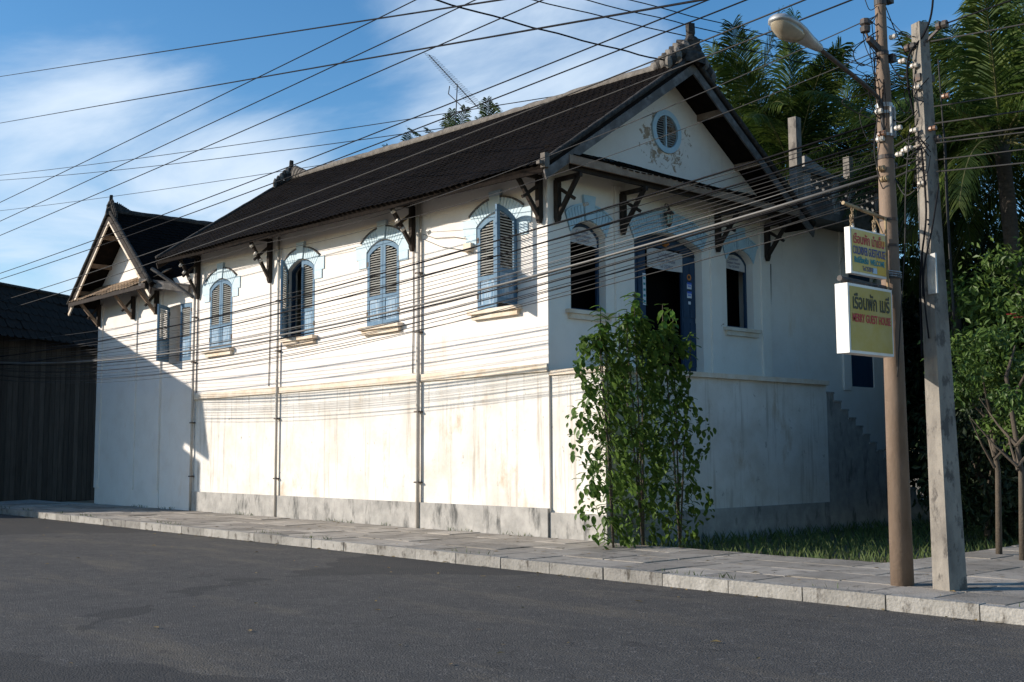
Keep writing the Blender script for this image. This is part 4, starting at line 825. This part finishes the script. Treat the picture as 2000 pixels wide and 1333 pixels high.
text_mesh('เรือนพัก นำเย็น', 0.145, 'ink_red', 'lettering', sg1, (-2.73, SY - 0.055, 3.835), TXX, TZ, 0.63, 0.002)
text_mesh('COLDRIVER GUESTHOUSE', 0.13, 'ink_blue', 'lettering', sg1, (-2.73, SY - 0.055, 3.715), TXX, TZ, 0.66, 0.001)
text_mesh('ยินดีต้อนรับ  WELCOME', 0.085, 'ink_teal', 'lettering', sg1, (-2.73, SY - 0.055, 3.625), TXX, TZ, 0.62, 0.003)
text_mesh('Tel 252810', 0.075, 'ink_blue', 'lettering', sg1, (-2.77, SY - 0.055, 3.545), TXX, TZ, 0.22)
s = MB(); s.tube([(-3.14, SY, 4.265), (PX + 0.02, SY, 4.20)], 0.021, 10); s.build('sign_arm', 'iron_tan', sg1)
s = MB(); s.tube([(PX - 0.14, SY - 0.04, 4.21), (PX - 0.14, SY - 0.04, 3.2)], 0.016, 7); s.beam((-2.50, SY, 4.22), (PX - 0.14, SY - .02, 3.98), 0.014, 0.014); s.build('sign_arm', 'iron_tan', sg1)
for x in (-2.96, -2.50):
    chain(sg1, (x, SY, 4.235), (x, SY, 4.04)); chain(sg1, (x - .03, SY, 4.15), (x - .03, SY, 4.02))
    s = MB(); s.box((x - 0.012, SY - 0.01, 4.006), (x + 0.012, SY + 0.01, 4.06)); s.build('hanger', 'sign_white', sg1)
for z in (4.18, 3.88): s = MB(); s.lathe((PX, PY, z), [(0.104, 0), (0.104, 0.035)], 14); s.build('clamp', 'iron', sg1)
s = MB(); s.beam((PX - 0.10, SY, 3.90), (-2.37, SY, 3.88), 0.02, 0.03); s.build('sign_stay', 'iron', sg1)
sg2 = thing('hanging_sign', 'deep yellow sign box with black and red lettering below the hanging sign', 'sign', (-2.75, PY, 2.5))
s = MB(); s.box((-3.34, SY - 0.14, 2.62), (-2.44, SY + 0.01, 3.36)); s.build('sign_box', 'sign_white', sg2)
s = MB(); s.box((-3.305, SY - 0.146, 2.65), (-2.47, SY - 0.141, 3.33)); s.build('sign_face', 'sign_yellow2', sg2)
text_mesh('เรือนพัก เมรี', 0.22, 'ink_black', 'lettering', sg2, (-2.885, SY - 0.15, 3.095), TXX, TZ, 0.74, 0.004)
text_mesh('MERRY GUEST HOUSE', 0.125, 'ink_red', 'lettering', sg2, (-2.885, SY - 0.15, 2.955), TXX, TZ, 0.77, 0.002)
s = MB(); s.tube([(-3.26, SY, 3.43), (PX, SY, 3.40)], 0.032, 10); s.build('sign_arm', 'iron', sg2)
for x in (-3.12, -2.6): s = MB(); s.box((x - 0.015, SY - 0.08, 3.356), (x + 0.015, SY + 0.03, 3.41)); s.build('hanger', 'iron', sg2)

# ------------------------------------------------------------------ overhead wires
def wire(label, pts, r_, m='wire_black', group=None, name='overhead_wire', wob=0.0):
    P_ = [Vector(p) for p in pts]
    if wob:
        P_ = [p + Vector((0, 0, wob * math.sin(i * 1.3) + R.uniform(-wob, wob) * .5)) for i, p in enumerate(P_)]
    s = MB(); s.tube(P_, r_, 5); o_ = s.build(name, m, None, True); return tag(o_, label, 'wire', group)
def span(a, b, sag, n=22): return [Vector(a).lerp(Vector(b), i / n) - Vector((0, 0, 4 * sag * (i / n) * (1 - i / n))) for i in range(n + 1)]
def street(z0, z1, sag, dx=0.0): return span((PX + dx, PY + 0.02, z0), (-2.2 + dx, 27.0, z1), sag)
for z0, z1, sag, lb in ((9.55, 9.6, .05, 'uppermost of three steep parallel wires across the sky at left'), (9.06, 8.95, .02, 'middle one of three steep parallel wires across the sky at left'), (8.56, 8.5, .04, 'lowest of three steep parallel wires crossing above the tv antenna')):
    wire(lb, street(z0, z1, sag), 0.011)
for z0, z1, sag, lb, m in ((7.62, 7.30, .17, 'upper of two wires passing just above the far ridge finial', 'wire_black'), (7.42, 7.13, .20, 'lower of two wires passing just beside the far ridge finial', 'wire_black'),
                           (7.15, 6.40, .28, 'upper of two pale wires crossing the dark main roof', 'wire_grey'), (6.92, 6.05, .25, 'lower of two pale wires crossing the dark main roof', 'wire_grey')):
    wire(lb, street(z0, z1, sag), 0.011, m)
wire('upper of the two thick wires sloping over all four shutters', street(5.36, 4.8, .52), 0.014)
wire('lower of the two thick wires sloping over all four shutters', street(5.15, 4.55, .56), 0.013)
wire('thickest pale twisted cable in the bundle crossing the house front', street(4.74, 4.9, .90), 0.020, 'cable_pale')
wire('dark cable lashed under the thickest pale cable', street(4.70, 4.86, .93), 0.012, 'wire_black')
for z0, sag, dx in ((5.06, .72, 0), (5.02, .74, .03), (4.97, .80, -.02), (4.93, .80, .02), (4.88, .86, -.03), (4.85, .88, .02), (4.80, .88, 0), (4.66, .98, .03), (4.64, 1.02, -.02), (4.60, 1.02, 0.02), (4.57, 1.10, -.02), (4.52, 1.12, 0)):
    wire('thin service wire in the dense bundle crossing the house front', street(z0, z0 + R.uniform(-.1, .2), sag, dx), R.uniform(0.0045, 0.0075), R.choice(['wire_grey', 'wire_black', 'wire_grey', 'cable_pale']), 'thin wires in the dense bundle')
for z0, sag, dx in ((5.30, .62, .02), (5.24, .66, -.02), (5.12, .70, .03), (4.78, .92, .04), (4.72, .95, -.04), (4.68, .97, .05)):
    wire('thin service wire in the dense bundle crossing the house front', street(z0, z0 + R.uniform(-.1, .2), sag, dx), R.uniform(0.0045, 0.007), R.choice(['wire_grey', 'wire_black']), 'thin wires in the dense bundle')
wire('lowest lone wire of the bundle, passing below the entrance banner', street(4.33, 4.3, .86), 0.0075, 'wire_grey')
wire('second lowest lone wire of the bundle, crossing the entrance banner', street(4.47, 4.5, .88), 0.0075, 'wire_grey')
# flatter wires that come from behind the house and over the street
wire('highest of the flat wires, crossing the blue sky at top left', [Vector((0.42, 31.65, 16.54)).lerp(Vector((-6.81, -13.06, 4.63)), t_) for t_ in (-.25, 0, .25, .5, .75, 1, 1.2)], 0.012)
wire('flat wire passing just above the tip of the tv antenna', [Vector((0.53, 31.79, 14.7)).lerp(Vector((-6.81, -13.05, 4.54)), t_) for t_ in (-.25, 0, .25, .5, .75, 1, 1.2)], 0.012)
wire('upper of two flat wires that meet over the cloud at left', span((4, 60, 17.9), (4, 2.6, 9.62), 0.25), 0.012)
wire('lower of two flat wires that meet over the cloud at left', span((4, 60, 17.9), (4, 7.4, 9.86), 0.35), 0.012)
wire('flat wire passing behind the far ridge finial', span((4, 60, 15.7), (4, 12.0, 9.9), 0.2), 0.010)
# twisted service drops that come down to the gable finial and palms
def drop(a, b, lb, r_): wire(lb, span(a, b, 0.12, 40), r_, 'wire_black', wob=0.010)
drop((-9.0, 0.1, 9.05), (3.2, -0.25, 9.32), 'thick black service drop ending at the gable finial', 0.016)
drop((-9.0, 0.6, 9.35), (12.0, 0.1, 11.0), 'twisted service wire crossing behind the gable finial tip', 0.012)
drop((-9.0, 1.2, 9.9), (12.0, 0.6, 11.5), 'second highest twisted service wire above the gable finial', 0.012)
drop((-9.0, 1.2, 10.2), (12.0, 1.2, 12.0), 'highest twisted service wire at top centre', 0.012)
# wires of the house brackets
wire('service wire between the eave bracket insulators', span(INS[0], INS[3], 0.05), 0.006, 'wire_grey'); wire('lower service wire between the eave bracket insulators', span(INS[1], INS[4], 0.06), 0.006, 'wire_grey')
wire('service wire between the two farthest eave brackets', span(INS[3], INS[6], 0.04), 0.006, 'wire_grey')
wire('thin service wire from an eave bracket up to the brown pole', span(INS[0], (PX, PY, 6.62), 0.12), 0.007, 'wire_grey')
wire('lower thin service wire from an eave bracket to the brown pole', span(INS[1], (PX, PY, 6.2), 0.16), 0.006, 'wire_grey')
wire('short looped wire on the wall beside the drain pipe', [(-0.03, 3.6, 6.0), (-0.03, 3.2, 5.86), (-0.03, 2.6, 5.80), (-0.03, 2.2, 5.70)], 0.006, 'wire_grey')
wire('short sagging wire from the drain pipe to the open shutter', [(-0.03, 3.6, 5.9), (-0.03, 3.0, 5.66), (-0.03, 2.4, 5.52), (-0.03, 2.0, 5.40)], 0.006, 'wire_grey')
# the line goes on from the square pole towards the right edge
for k, (z0, z1, r_) in enumerate(((5.36, 4.6, .008), (5.17, 4.35, .009), (4.99, 4.2, .010), (4.95, 4.05, .008), (4.76, 4.0, .008), (4.63, 3.7, .009), (6.10, 5.1, .009))):
    wire(['second', 'third', 'fourth', 'fifth', 'sixth', 'lowest', 'highest'][k] + ' of seven grey wires running from the square pole to the right edge', span((P2X - .05, P2Y - .1, z0), (P2X - .02, -22, z1 + .6), 0.25), r_, 'wire_grey', 'wires right of the square pole')
wire('black wire from the top insulator of the square pole rising to the right', span((P2X - .02, P2Y - .22, 6.26), (P2X, -22, 8.2), 0.3), 0.009)
wire('short wire from the brown pole to the square pole top', span((PX + .05, PY, 6.12), (P2X, P2Y + .12, 6.10), 0.02), 0.006)
for z, tx, lb in ((5.82, 7.2, 'upper'), (5.72, 6.9, 'middle'), (5.66, 6.7, 'lower')):
    wire(lb + ' of three flat wires from the brown pole into the palms', span((PX, PY, z), (16, 3.2, 9.0 + (z - 5.7) * 3), 0.25), 0.007)

# ------------------------------------------------------------------ television antenna on the roof
ant = thing('tv_antenna', 'thin long television antenna on a mast above the house ridge', 'antenna', (4.5, 8.2, 8.8))
s = MB(); s.tube([(4.5, 8.2, 8.75), (4.5, 8.03, 11.22)], 0.014, 7); s.build('mast', 'aluminium', ant)
BA, BB = Vector((4.5, 9.24, 12.33)), Vector((4.5, 7.17, 10.37))
s = MB(); s.tube([BA, BB], 0.013, 7); s.build('boom', 'aluminium', ant)
s = MB(); s.tube([(4.5, 8.35, 11.25), (4.5, 8.40, 11.05), (4.5, 7.75, 10.50), (4.5, 7.70, 10.35)], 0.013, 6); s.build('boom_stay', 'aluminium', ant)
elm = MB(); elm.tube([(-0.45, 0, 0), (0.45, 0, 0)], 0.0045, 5); e0 = elm.build('element', 'aluminium', ant)
for k in range(22):
    p = BA.lerp(BB, 0.01 + k / 22); sc_ = 0.55 + 0.5 * k / 22
    mt = Matrix.Translation(p + Vector((0, 0, 0.02))) @ Matrix.Rotation(rad(10), 4, 'Z') @ Matrix.Diagonal((sc_, 1, 1, 1))
    if k == 0: e0.matrix_basis = mt; put(e0, ant)
    else: inst('element', e0.data, mt, ant)

# ------------------------------------------------------------------ vegetation
def frond_mesh(name, parent, base, direc, length, droop, m, pairs=46, leaf=0.62, twist=0.0, hang=0.5, rw=0.028):
    """one coconut frond: arching rachis with leaflets hanging off both sides"""
    b = Vector(base); d = Vector(direc).normalized(); up_ = Vector((0, 0, 1)); pts = []; p = b.copy(); n = 16
    for i in range(n + 1):
        pts.append(p.copy()); t_ = i / n
        d = (d + Vector((0, 0, -droop * (0.25 + 1.3 * t_) / n))).normalized(); p = p + d * (length / n)
    s = MB(); s.tube(pts, [rw * (1 - 0.85 * i / n) for i in range(n + 1)], 5)
    ra = s.build('frond', 'rachis', parent)
    vs, fs = [], []
    for k in range(pairs):
        t_ = 0.10 + 0.90 * k / (pairs - 1); q = t_ * n; i = min(n - 1, int(q)); c = pts[i].lerp(pts[i + 1], q - i); tg = (pts[i + 1] - pts[i]).normalized()
        sd = tg.cross(up_)
        if sd.length < 0.05: sd = tg.cross(Vector((1, 0.3, 0)))
        sd.normalize(); sd = Matrix.Rotation(twist, 3, tg) @ sd; nn = sd.cross(tg).normalized()
        ln = leaf * min(1.0, 0.25 + length / 4.0) * (0.35 + 0.9 * math.sin(math.pi * min(1, t_ * 0.82 + 0.12))) * R.uniform(.8, 1.1)
        for sg in (-1, 1):
            dr = (sd * sg * 0.80 + tg * (0.75 + 0.5 * t_) + nn * R.uniform(0.0, 0.35) + Vector((0, 0, -hang * R.uniform(0.2, 0.9)))).normalized()
            dn = Vector((R.uniform(-.1, .1), R.uniform(-.1, .1), -R.uniform(.5, 1.1) * (0.5 + hang)))
            q1 = c + dr * (ln * 0.42); q2 = q1 + (dr + dn * 0.45).normalized() * (ln * 0.33); tip = q2 + (dr + dn * 1.1).normalized() * (ln * 0.30)
            wv = tg * 0.0205; o_ = len(vs)
            vs += [tuple(c - wv * .6), tuple(c + wv * .6), tuple(q1 + wv), tuple(q1 - wv), tuple(q2 + wv * .8), tuple(q2 - wv * .8), tuple(tip)]
            fs += [(o_, o_ + 1, o_ + 2, o_ + 3), (o_ + 3, o_ + 2, o_ + 4, o_ + 5), (o_ + 5, o_ + 4, o_ + 6)]
    l_ = MB(); l_.v, l_.f = vs, fs; ob = l_.build('leaflets', m, ra, fix=False); ob['kind'] = 'stuff'
    return ra
def palm(label, ground, crown, fronds, tr=0.14, trunk=True, extra=None):
    gx, gy = ground; cx, cy, cz = crown
    p = thing('coconut_palm', label, 'palm tree', (gx, gy, 0), 'coconut palms')
    pts = [(gx + (cx - gx) * (t_ ** 1.6), gy + (cy - gy) * (t_ ** 1.6), cz * t_) for t_ in [i / 14 for i in range(15)]]
    s = MB(); s.tube(pts, [tr * (1.5 - 0.6 * min(1, i / 5)) * R.uniform(.95, 1.05) for i in range(15)], 10); s.build('trunk', 'palm_trunk', p, True)
    for (az, el, ln, dr, m) in fronds:
        d = Vector((math.cos(rad(az)) * math.cos(rad(el)), math.sin(rad(az)) * math.cos(rad(el)), math.sin(rad(el))))
        frond_mesh('frond', p, (cx + d.x * .1, cy + d.y * .1, cz - .05), d, ln, dr, m, int(14 + ln * 23) if ln > 2.45 or tr > .1 else int(ln * 22), 0.80 if tr > .1 else 0.50, R.uniform(-.5, .5), R.uniform(.35, .75))
    return p
def rosette(n, ln, lo, hi, m='frond', start=0, dr=1.0):
    out_ = []
    for i in range(n):
        f = i / max(1, n - 1); out_.append(((start + i * 137.5) % 360, hi - (hi - lo) * f ** 0.9 + R.uniform(-5, 5), ln * R.uniform(.85, 1.08), dr * (0.75 + 1.15 * f) * R.uniform(.85, 1.15), m if R.random() > .05 or m != 'frond' else 'frond_sunlit'))
    return out_
# camera-right is +x -y; azimuth -48 points right in the picture, 132 left, 42 away
palm('broad coconut palm with upright fronds right behind the gable apex', (13.0, 5.4), (12.84, 5.02, 9.75), rosette(25, 4.3, -10, 86, start=20))
palm('tall feathery coconut palm rising behind the street lamp head', (12.4, 3.3), (12.2, 2.98, 9.15), rosette(26, 4.1, -12, 88, start=75) + [(-50, 42, 2.7, 2.5, 'frond_sunlit'), (-60, 15, 3.0, 1.6, 'frond')])
palm('low coconut palm between the street lamp and the brown pole', (13.6, 1.0), (13.12, 0.8, 8.6), rosette(20, 3.6, -20, 75, start=150))
palm('coconut palm half hidden behind the square pole', (11.8, -1.8), (11.41, -1.63, 8.0), rosette(22, 3.6, -25, 80, start=40))
palm('large dark coconut palm standing at the right edge of the photo', (7.8, -5.0), (7.4, -4.9, 7.5), rosette(22, 3.5, -25, 88, start=10) + [(150, 10, 2.7, 2.4, 'frond'), (165, -8, 2.5, 1.8, 'frond'), (135, 25, 2.5, 2.0, 'frond')], 0.16)
palm('second coconut palm at the right edge with fronds tinted yellow as if sunlit', (10.4, -4.4), (9.97, -4.36, 7.9), rosette(22, 3.8, -25, 84, start=200) + [(140, 40, 2.8, 1.6, 'frond_sunlit')])
palm('small coconut palm whose crown shows above the ridge behind the antenna mast', (7.2, 11.6), (7.0, 11.3, 10.15), rosette(7, 1.7, 40, 86, start=60, dr=.3), 0.09)
palm('distant coconut palm with frond tips above the middle of the ridge', (9.0, 11.6), (8.6, 11.3, 10.75), rosette(7, 1.7, 40, 86, start=30, dr=.3), 0.09)
palm('coconut palm with a few low frond tips near the middle of the ridge', (8.4, 9.2), (8.07, 9.17, 10.35), rosette(6, 1.5, 30, 75, start=10, dr=.35), 0.09)
palm('coconut palm with one frond tip above the far half of the ridge', (6.0, 12.4), (5.9, 12.2, 9.9), rosette(5, 1.4, 20, 60, start=100, dr=.6), 0.09)

def leaf_cloud(parent, centre, rx, rz, n, size, m, clumps=26, name='crown', hollow=0.55):
    c0 = Vector(centre); vs, fs = [], []
    cl = []
    for i in range(clumps):
        a = R.uniform(0, 2 * math.pi); h = R.uniform(-1, 1); r_ = math.sqrt(max(0, 1 - h * h)) * R.uniform(hollow, 1.0); cl.append((c0 + Vector((math.cos(a) * r_ * rx, math.sin(a) * r_ * rx, h * rz * R.uniform(.6, 1.05))), R.uniform(.28, .5)))
    for i in range(n):
        c, k = R.choice(cl); v = Vector((R.gauss(0, 1), R.gauss(0, 1), R.gauss(0, .8))) * (k * rx * 0.42); p = c + v
        nrm = (v.normalized() * .6 + Vector((R.uniform(-1, 1), R.uniform(-1, 1), R.uniform(-.2, 1)))).normalized(); ax = nrm.cross(Vector((R.uniform(-1, 1), R.uniform(-1, 1), R.uniform(-1, .3)))).normalized(); bx = nrm.cross(ax)
        L_ = size * R.uniform(.6, 1.3); W_ = L_ * 0.42; o_ = len(vs)
        vs += [tuple(p - ax * L_ * .5), tuple(p + bx * W_ * .5 + nrm * L_ * .05), tuple(p + ax * L_ * .5 - nrm * L_ * .12), tuple(p - bx * W_ * .5 + nrm * L_ * .05)]; fs.append((o_, o_ + 1, o_ + 2, o_ + 3))
    l_ = MB(); l_.v, l_.f = vs, fs; ob = l_.build(name, m, parent, fix=False); ob['kind'] = 'stuff'; return ob
def tree(label, base, h, rx, rz, m, n=9000, size=0.2, tr=0.16, grp='broadleaf trees on the right', clumps=30, cat='tree', name='broadleaf_tree'):
    bx, by = base; t_ = thing(name, label, cat, (bx, by, 0), grp); cz = h - rz
    s = MB(); s.tube([(bx, by, -0.05), (bx + .1, by, cz * .5), (bx, by + .1, cz), (bx + .1, by, cz + rz * .5)], [tr, tr * .8, tr * .6, tr * .2], 8); tk = s.build('trunk', 'bark', t_, True)
    for k in range(6):
        a = k * 1.1 + R.random(); z0 = cz * R.uniform(.45, .9); s = MB(); s.tube([(bx, by, z0), (bx + math.cos(a) * rx * .4, by + math.sin(a) * rx * .4, z0 + rz * .35), (bx + math.cos(a) * rx * .8, by + math.sin(a) * rx * .8, z0 + rz * .8)], [tr * .5, tr * .3, tr * .1], 6); s.build('limb', 'bark', tk)
    leaf_cloud(t_, (bx, by, cz), rx, rz, n, size, m, clumps); return t_
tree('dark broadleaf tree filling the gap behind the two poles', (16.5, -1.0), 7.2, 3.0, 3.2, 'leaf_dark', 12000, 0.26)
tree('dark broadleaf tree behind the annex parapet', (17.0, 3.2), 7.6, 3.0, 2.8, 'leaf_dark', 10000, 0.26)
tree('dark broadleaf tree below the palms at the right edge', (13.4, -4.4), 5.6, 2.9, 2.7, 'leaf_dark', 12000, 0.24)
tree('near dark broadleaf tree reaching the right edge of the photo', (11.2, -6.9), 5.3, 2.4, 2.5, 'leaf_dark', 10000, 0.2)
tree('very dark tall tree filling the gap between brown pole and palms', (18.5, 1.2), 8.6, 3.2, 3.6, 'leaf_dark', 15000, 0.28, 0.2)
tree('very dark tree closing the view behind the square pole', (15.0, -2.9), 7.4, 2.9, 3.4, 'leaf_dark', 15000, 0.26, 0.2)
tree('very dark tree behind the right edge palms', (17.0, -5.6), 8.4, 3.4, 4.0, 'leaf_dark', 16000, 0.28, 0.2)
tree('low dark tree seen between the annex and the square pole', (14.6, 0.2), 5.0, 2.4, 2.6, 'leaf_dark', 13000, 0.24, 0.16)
tree('sunlit green bush below the drooping palm frond at right', (6.3, -6.1), 5.1, 1.5, 1.25, 'leaf_mid', 11000, 0.14, 0.09, None, 34)
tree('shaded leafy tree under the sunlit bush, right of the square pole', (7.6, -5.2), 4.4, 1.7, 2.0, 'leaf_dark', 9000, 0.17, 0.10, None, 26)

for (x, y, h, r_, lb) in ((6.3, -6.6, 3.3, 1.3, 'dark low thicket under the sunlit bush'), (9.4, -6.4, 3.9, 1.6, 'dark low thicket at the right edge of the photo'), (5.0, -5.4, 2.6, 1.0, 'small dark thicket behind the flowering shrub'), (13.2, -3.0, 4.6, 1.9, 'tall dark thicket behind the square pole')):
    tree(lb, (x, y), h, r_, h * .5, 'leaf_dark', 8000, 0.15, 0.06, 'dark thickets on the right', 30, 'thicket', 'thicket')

# flowering shrub whose red blossoms reach up at the right edge
fl = tree('flowering shrub with a few red blossoms right of the square pole', (1.6, -7.5), 3.45, 0.75, 0.85, 'leaf_mid', 2600, 0.11, 0.05, None, 14, 'shrub', 'flowering_shrub')
for (x, y, z) in ((1.05, -7.75, 3.38), (1.15, -7.8, 3.34), (0.55, -7.05, 3.36), (0.6, -7.0, 3.33)):
    for k in range(5):
        a = k * 1.2566; s = MB(); s.add([(x, y, z), (x + .045 * math.cos(a - .4), y + .045 * math.sin(a - .4), z + .02), (x + .075 * math.cos(a), y + .075 * math.sin(a), z + .01), (x + .045 * math.cos(a + .4), y + .045 * math.sin(a + .4), z + .02)], [(0, 1, 2, 3)]); s.build('petal', 'petal_red', fl, fix=False)
tree('second shrub with a sunlit top between the square pole and the blossoms', (2.2, -6.9), 3.5, 0.7, 0.9, 'leaf_mid', 2400, 0.11, 0.05, None, 14, 'shrub', 'shrub')

# young shrubs in front of the gable: whorls of big drooping leaves on thin stems
def big_leaf(): 
    m_ = MB(); vs, fs = [], []; n = 6
    for i in range(n + 1):
        t_ = i / n; w_ = 0.56 * math.sin(math.pi * min(1, t_ * .93 + .05)) ** .8; z = -0.45 * t_ * t_ * .8; vs += [(-w_ * .5, t_, z + .05), (0, t_, z), (w_ * .5, t_, z + .05)]
    for i in range(n):
        for k in (0, 1): fs.append((i * 3 + k, i * 3 + k + 1, (i + 1) * 3 + k + 1, (i + 1) * 3 + k))
    ob = m_.add(vs, fs).build('leaf', 'leaf_bright', None, True, False); me = ob.data; bpy.data.objects.remove(ob); return me
LM = big_leaf()
def shrub(label, base, tips):
    t_ = thing('shrub', label, 'shrub', (base[0], base[1], 0), 'young shrubs before the gable')
    for (x, y, z, nl, sz) in tips:
        s = MB(); s.tube([(base[0], base[1], -.05), ((base[0] * .6 + x * .4), (base[1] * .6 + y * .4), z * .45), (x, y, z * .85), (x, y, z)], [.018, .014, .009, .005], 6); s.build('stem', 'bark', t_, True)
        for k in range(nl):
            a = k * 2.4 + R.random(); zz = z - (k / nl) * 0.40 * R.uniform(.7, 1.2)
            mt = Matrix.Translation((x + R.uniform(-.03, .03), y + R.uniform(-.03, .03), zz)) @ Matrix.Rotation(a, 4, 'Z') @ Matrix.Rotation(R.uniform(-.75, .35), 4, 'X') @ Matrix.Scale(sz * R.uniform(.75, 1.2), 4)
            inst('leaf', LM, mt, t_)
    vs, fs = [], []                      # the body of the shrub below its tips
    lv = [v.co.copy() for v in LM.vertices]; lf = [tuple(p.vertices) for p in LM.polygons]; ztop = max(q[2] for q in tips) - 0.42
    for k in range(1500):
        a = R.uniform(0, 6.28); q = R.random() ** 0.75; zz = 0.15 + (ztop - 0.15) * q; rr = (0.12 + 0.42 * math.sin(math.pi * min(1, 0.18 + 0.72 * q))) * math.sqrt(R.random()) * (1 + .35 * math.sin(zz * 5 + a * 2))
        mt = Matrix.Translation((base[0] + (tips[0][0] - base[0]) * q + rr * math.cos(a), base[1] + rr * math.sin(a), zz)) @ Matrix.Rotation(a + R.uniform(-.6, .6), 4, 'Z') @ Matrix.Rotation(R.uniform(-1.0, .4), 4, 'X') @ Matrix.Scale(R.uniform(.07, .17), 4)
        o_ = len(vs); vs += [tuple(mt @ v) for v in lv]; fs += [tuple(i + o_ for i in f) for f in lf]
    fo = MB(); fo.v, fo.f = vs, fs; fo.build('foliage', 'leaf_shrub', t_, True, False)['kind'] = 'stuff'
shrub('green leafy shrub below the window beside the house corner', (-0.75, -2.2), [(-0.98, -2.2, 3.88, 16, .17), (-0.75, -2.1, 3.70, 14, .17), (-1.1, -2.3, 3.55, 12, .17)])
shrub('tallest leafy shrub at the left edge of the entrance', (-0.05, -2.2), [(-0.18, -2.2, 4.17, 22, .19), (-0.42, -2.25, 3.86, 16, .17), (0.05, -2.15, 3.84, 14, .17), (-0.55, -2.2, 3.80, 12, .17)])
shrub('leafy shrub in front of the dark entrance opening', (0.85, -2.2), [(0.52, -2.2, 4.03, 14, .16), (0.78, -2.2, 3.97, 14, .16), (0.68, -2.1, 3.7, 14, .17), (1.1, -2.3, 3.6, 14, .17)])

# weeds and grass in the bed and along the kerb
vs, fs = [], []
for i in range(9000):
    if i < 6500: x, y = R.uniform(0.05, 12), R.uniform(-6.3, -1.45)
    else: x, y = R.choice([(-0.07 + R.gauss(0, .03), R.uniform(-1.5, 20)), (-3.03 + R.gauss(0, .02), R.uniform(-10, 22)), (R.uniform(-2.5, 10), -10.18 + R.gauss(0, .02))])
    if i >= 6500 and (math.sin(y * 3.1) + math.sin(y * 1.3 + x)) < 0.5: continue
    h = R.uniform(.06, .26) if i < 6500 else R.uniform(.03, .11); a = R.uniform(0, 6.28); lx, ly = math.cos(a), math.sin(a); bw = .006; z = -0.05 if i < 6500 else 0.10; k = R.uniform(.2, .7) * h; o_ = len(vs)
    vs += [(x - ly * bw, y + lx * bw, z), (x + ly * bw, y - lx * bw, z), (x + lx * k * .4 + ly * bw * .7, y + ly * k * .4 - lx * bw * .7, z + h * .6), (x + lx * k, y + ly * k, z + h)]; fs += [(o_, o_ + 1, o_ + 2), (o_, o_ + 2, o_ + 3)]
gr = MB(); gr.v, gr.f = vs, fs; tag(gr.build('grass', 'grass', None, fix=False), 'short weeds and grass at the foot of the house', 'grass', kind='stuff')

vs, fs = [], []
for i in range(420):
    if i % 3 == 0: x, y, z = -3.24 - abs(R.gauss(0, .10)), R.uniform(-10, 20), -0.012
    elif i % 3 == 1: x, y, z = R.uniform(-2.9, -0.1), R.uniform(-9.8, 14), 0.128
    else: x, y, z = R.uniform(-11.5, -3.4), R.uniform(-12, 18), -0.012
    a = R.uniform(0, 6.28); L_ = R.uniform(.02, .06); c_, s_ = math.cos(a) * L_, math.sin(a) * L_; o_ = len(vs); h = R.uniform(.002, .02)
    vs += [(x - c_, y - s_, z + .004), (x - s_ * .4, y + c_ * .4, z + h), (x + c_, y + s_, z + .006), (x + s_ * .4, y - c_ * .4, z + h * .6)]; fs += [(o_, o_ + 1, o_ + 2), (o_, o_ + 2, o_ + 3)]
fl_ = MB(); fl_.v, fl_.f = vs, fs; tag(fl_.build('fallen_leaves', 'leaf_dry', None, fix=False), 'dry leaves lying on street and pavement', 'leaves', kind='stuff')
# boards on the neighbouring house
bd = MB(); bd.box((-0.118, -0.012, 0), (0.118, 0.012, 5.5)); b0 = bd.build('board', 'neighbour_wall', nb); first = True
for k in range(58):
    p = nbq[0].lerp(nbq[1], (k + .5) / 60) - bk * 0.016; mt = Matrix.Translation((p.x, p.y, R.uniform(-.05, .03))) @ Matrix.Rotation(math.atan2(dv.y, dv.x) + R.uniform(-.02, .02), 4, 'Z')
    if first: b0.matrix_basis = mt; put(b0, nb); first = False
    else: inst('board', b0.data, mt, nb)
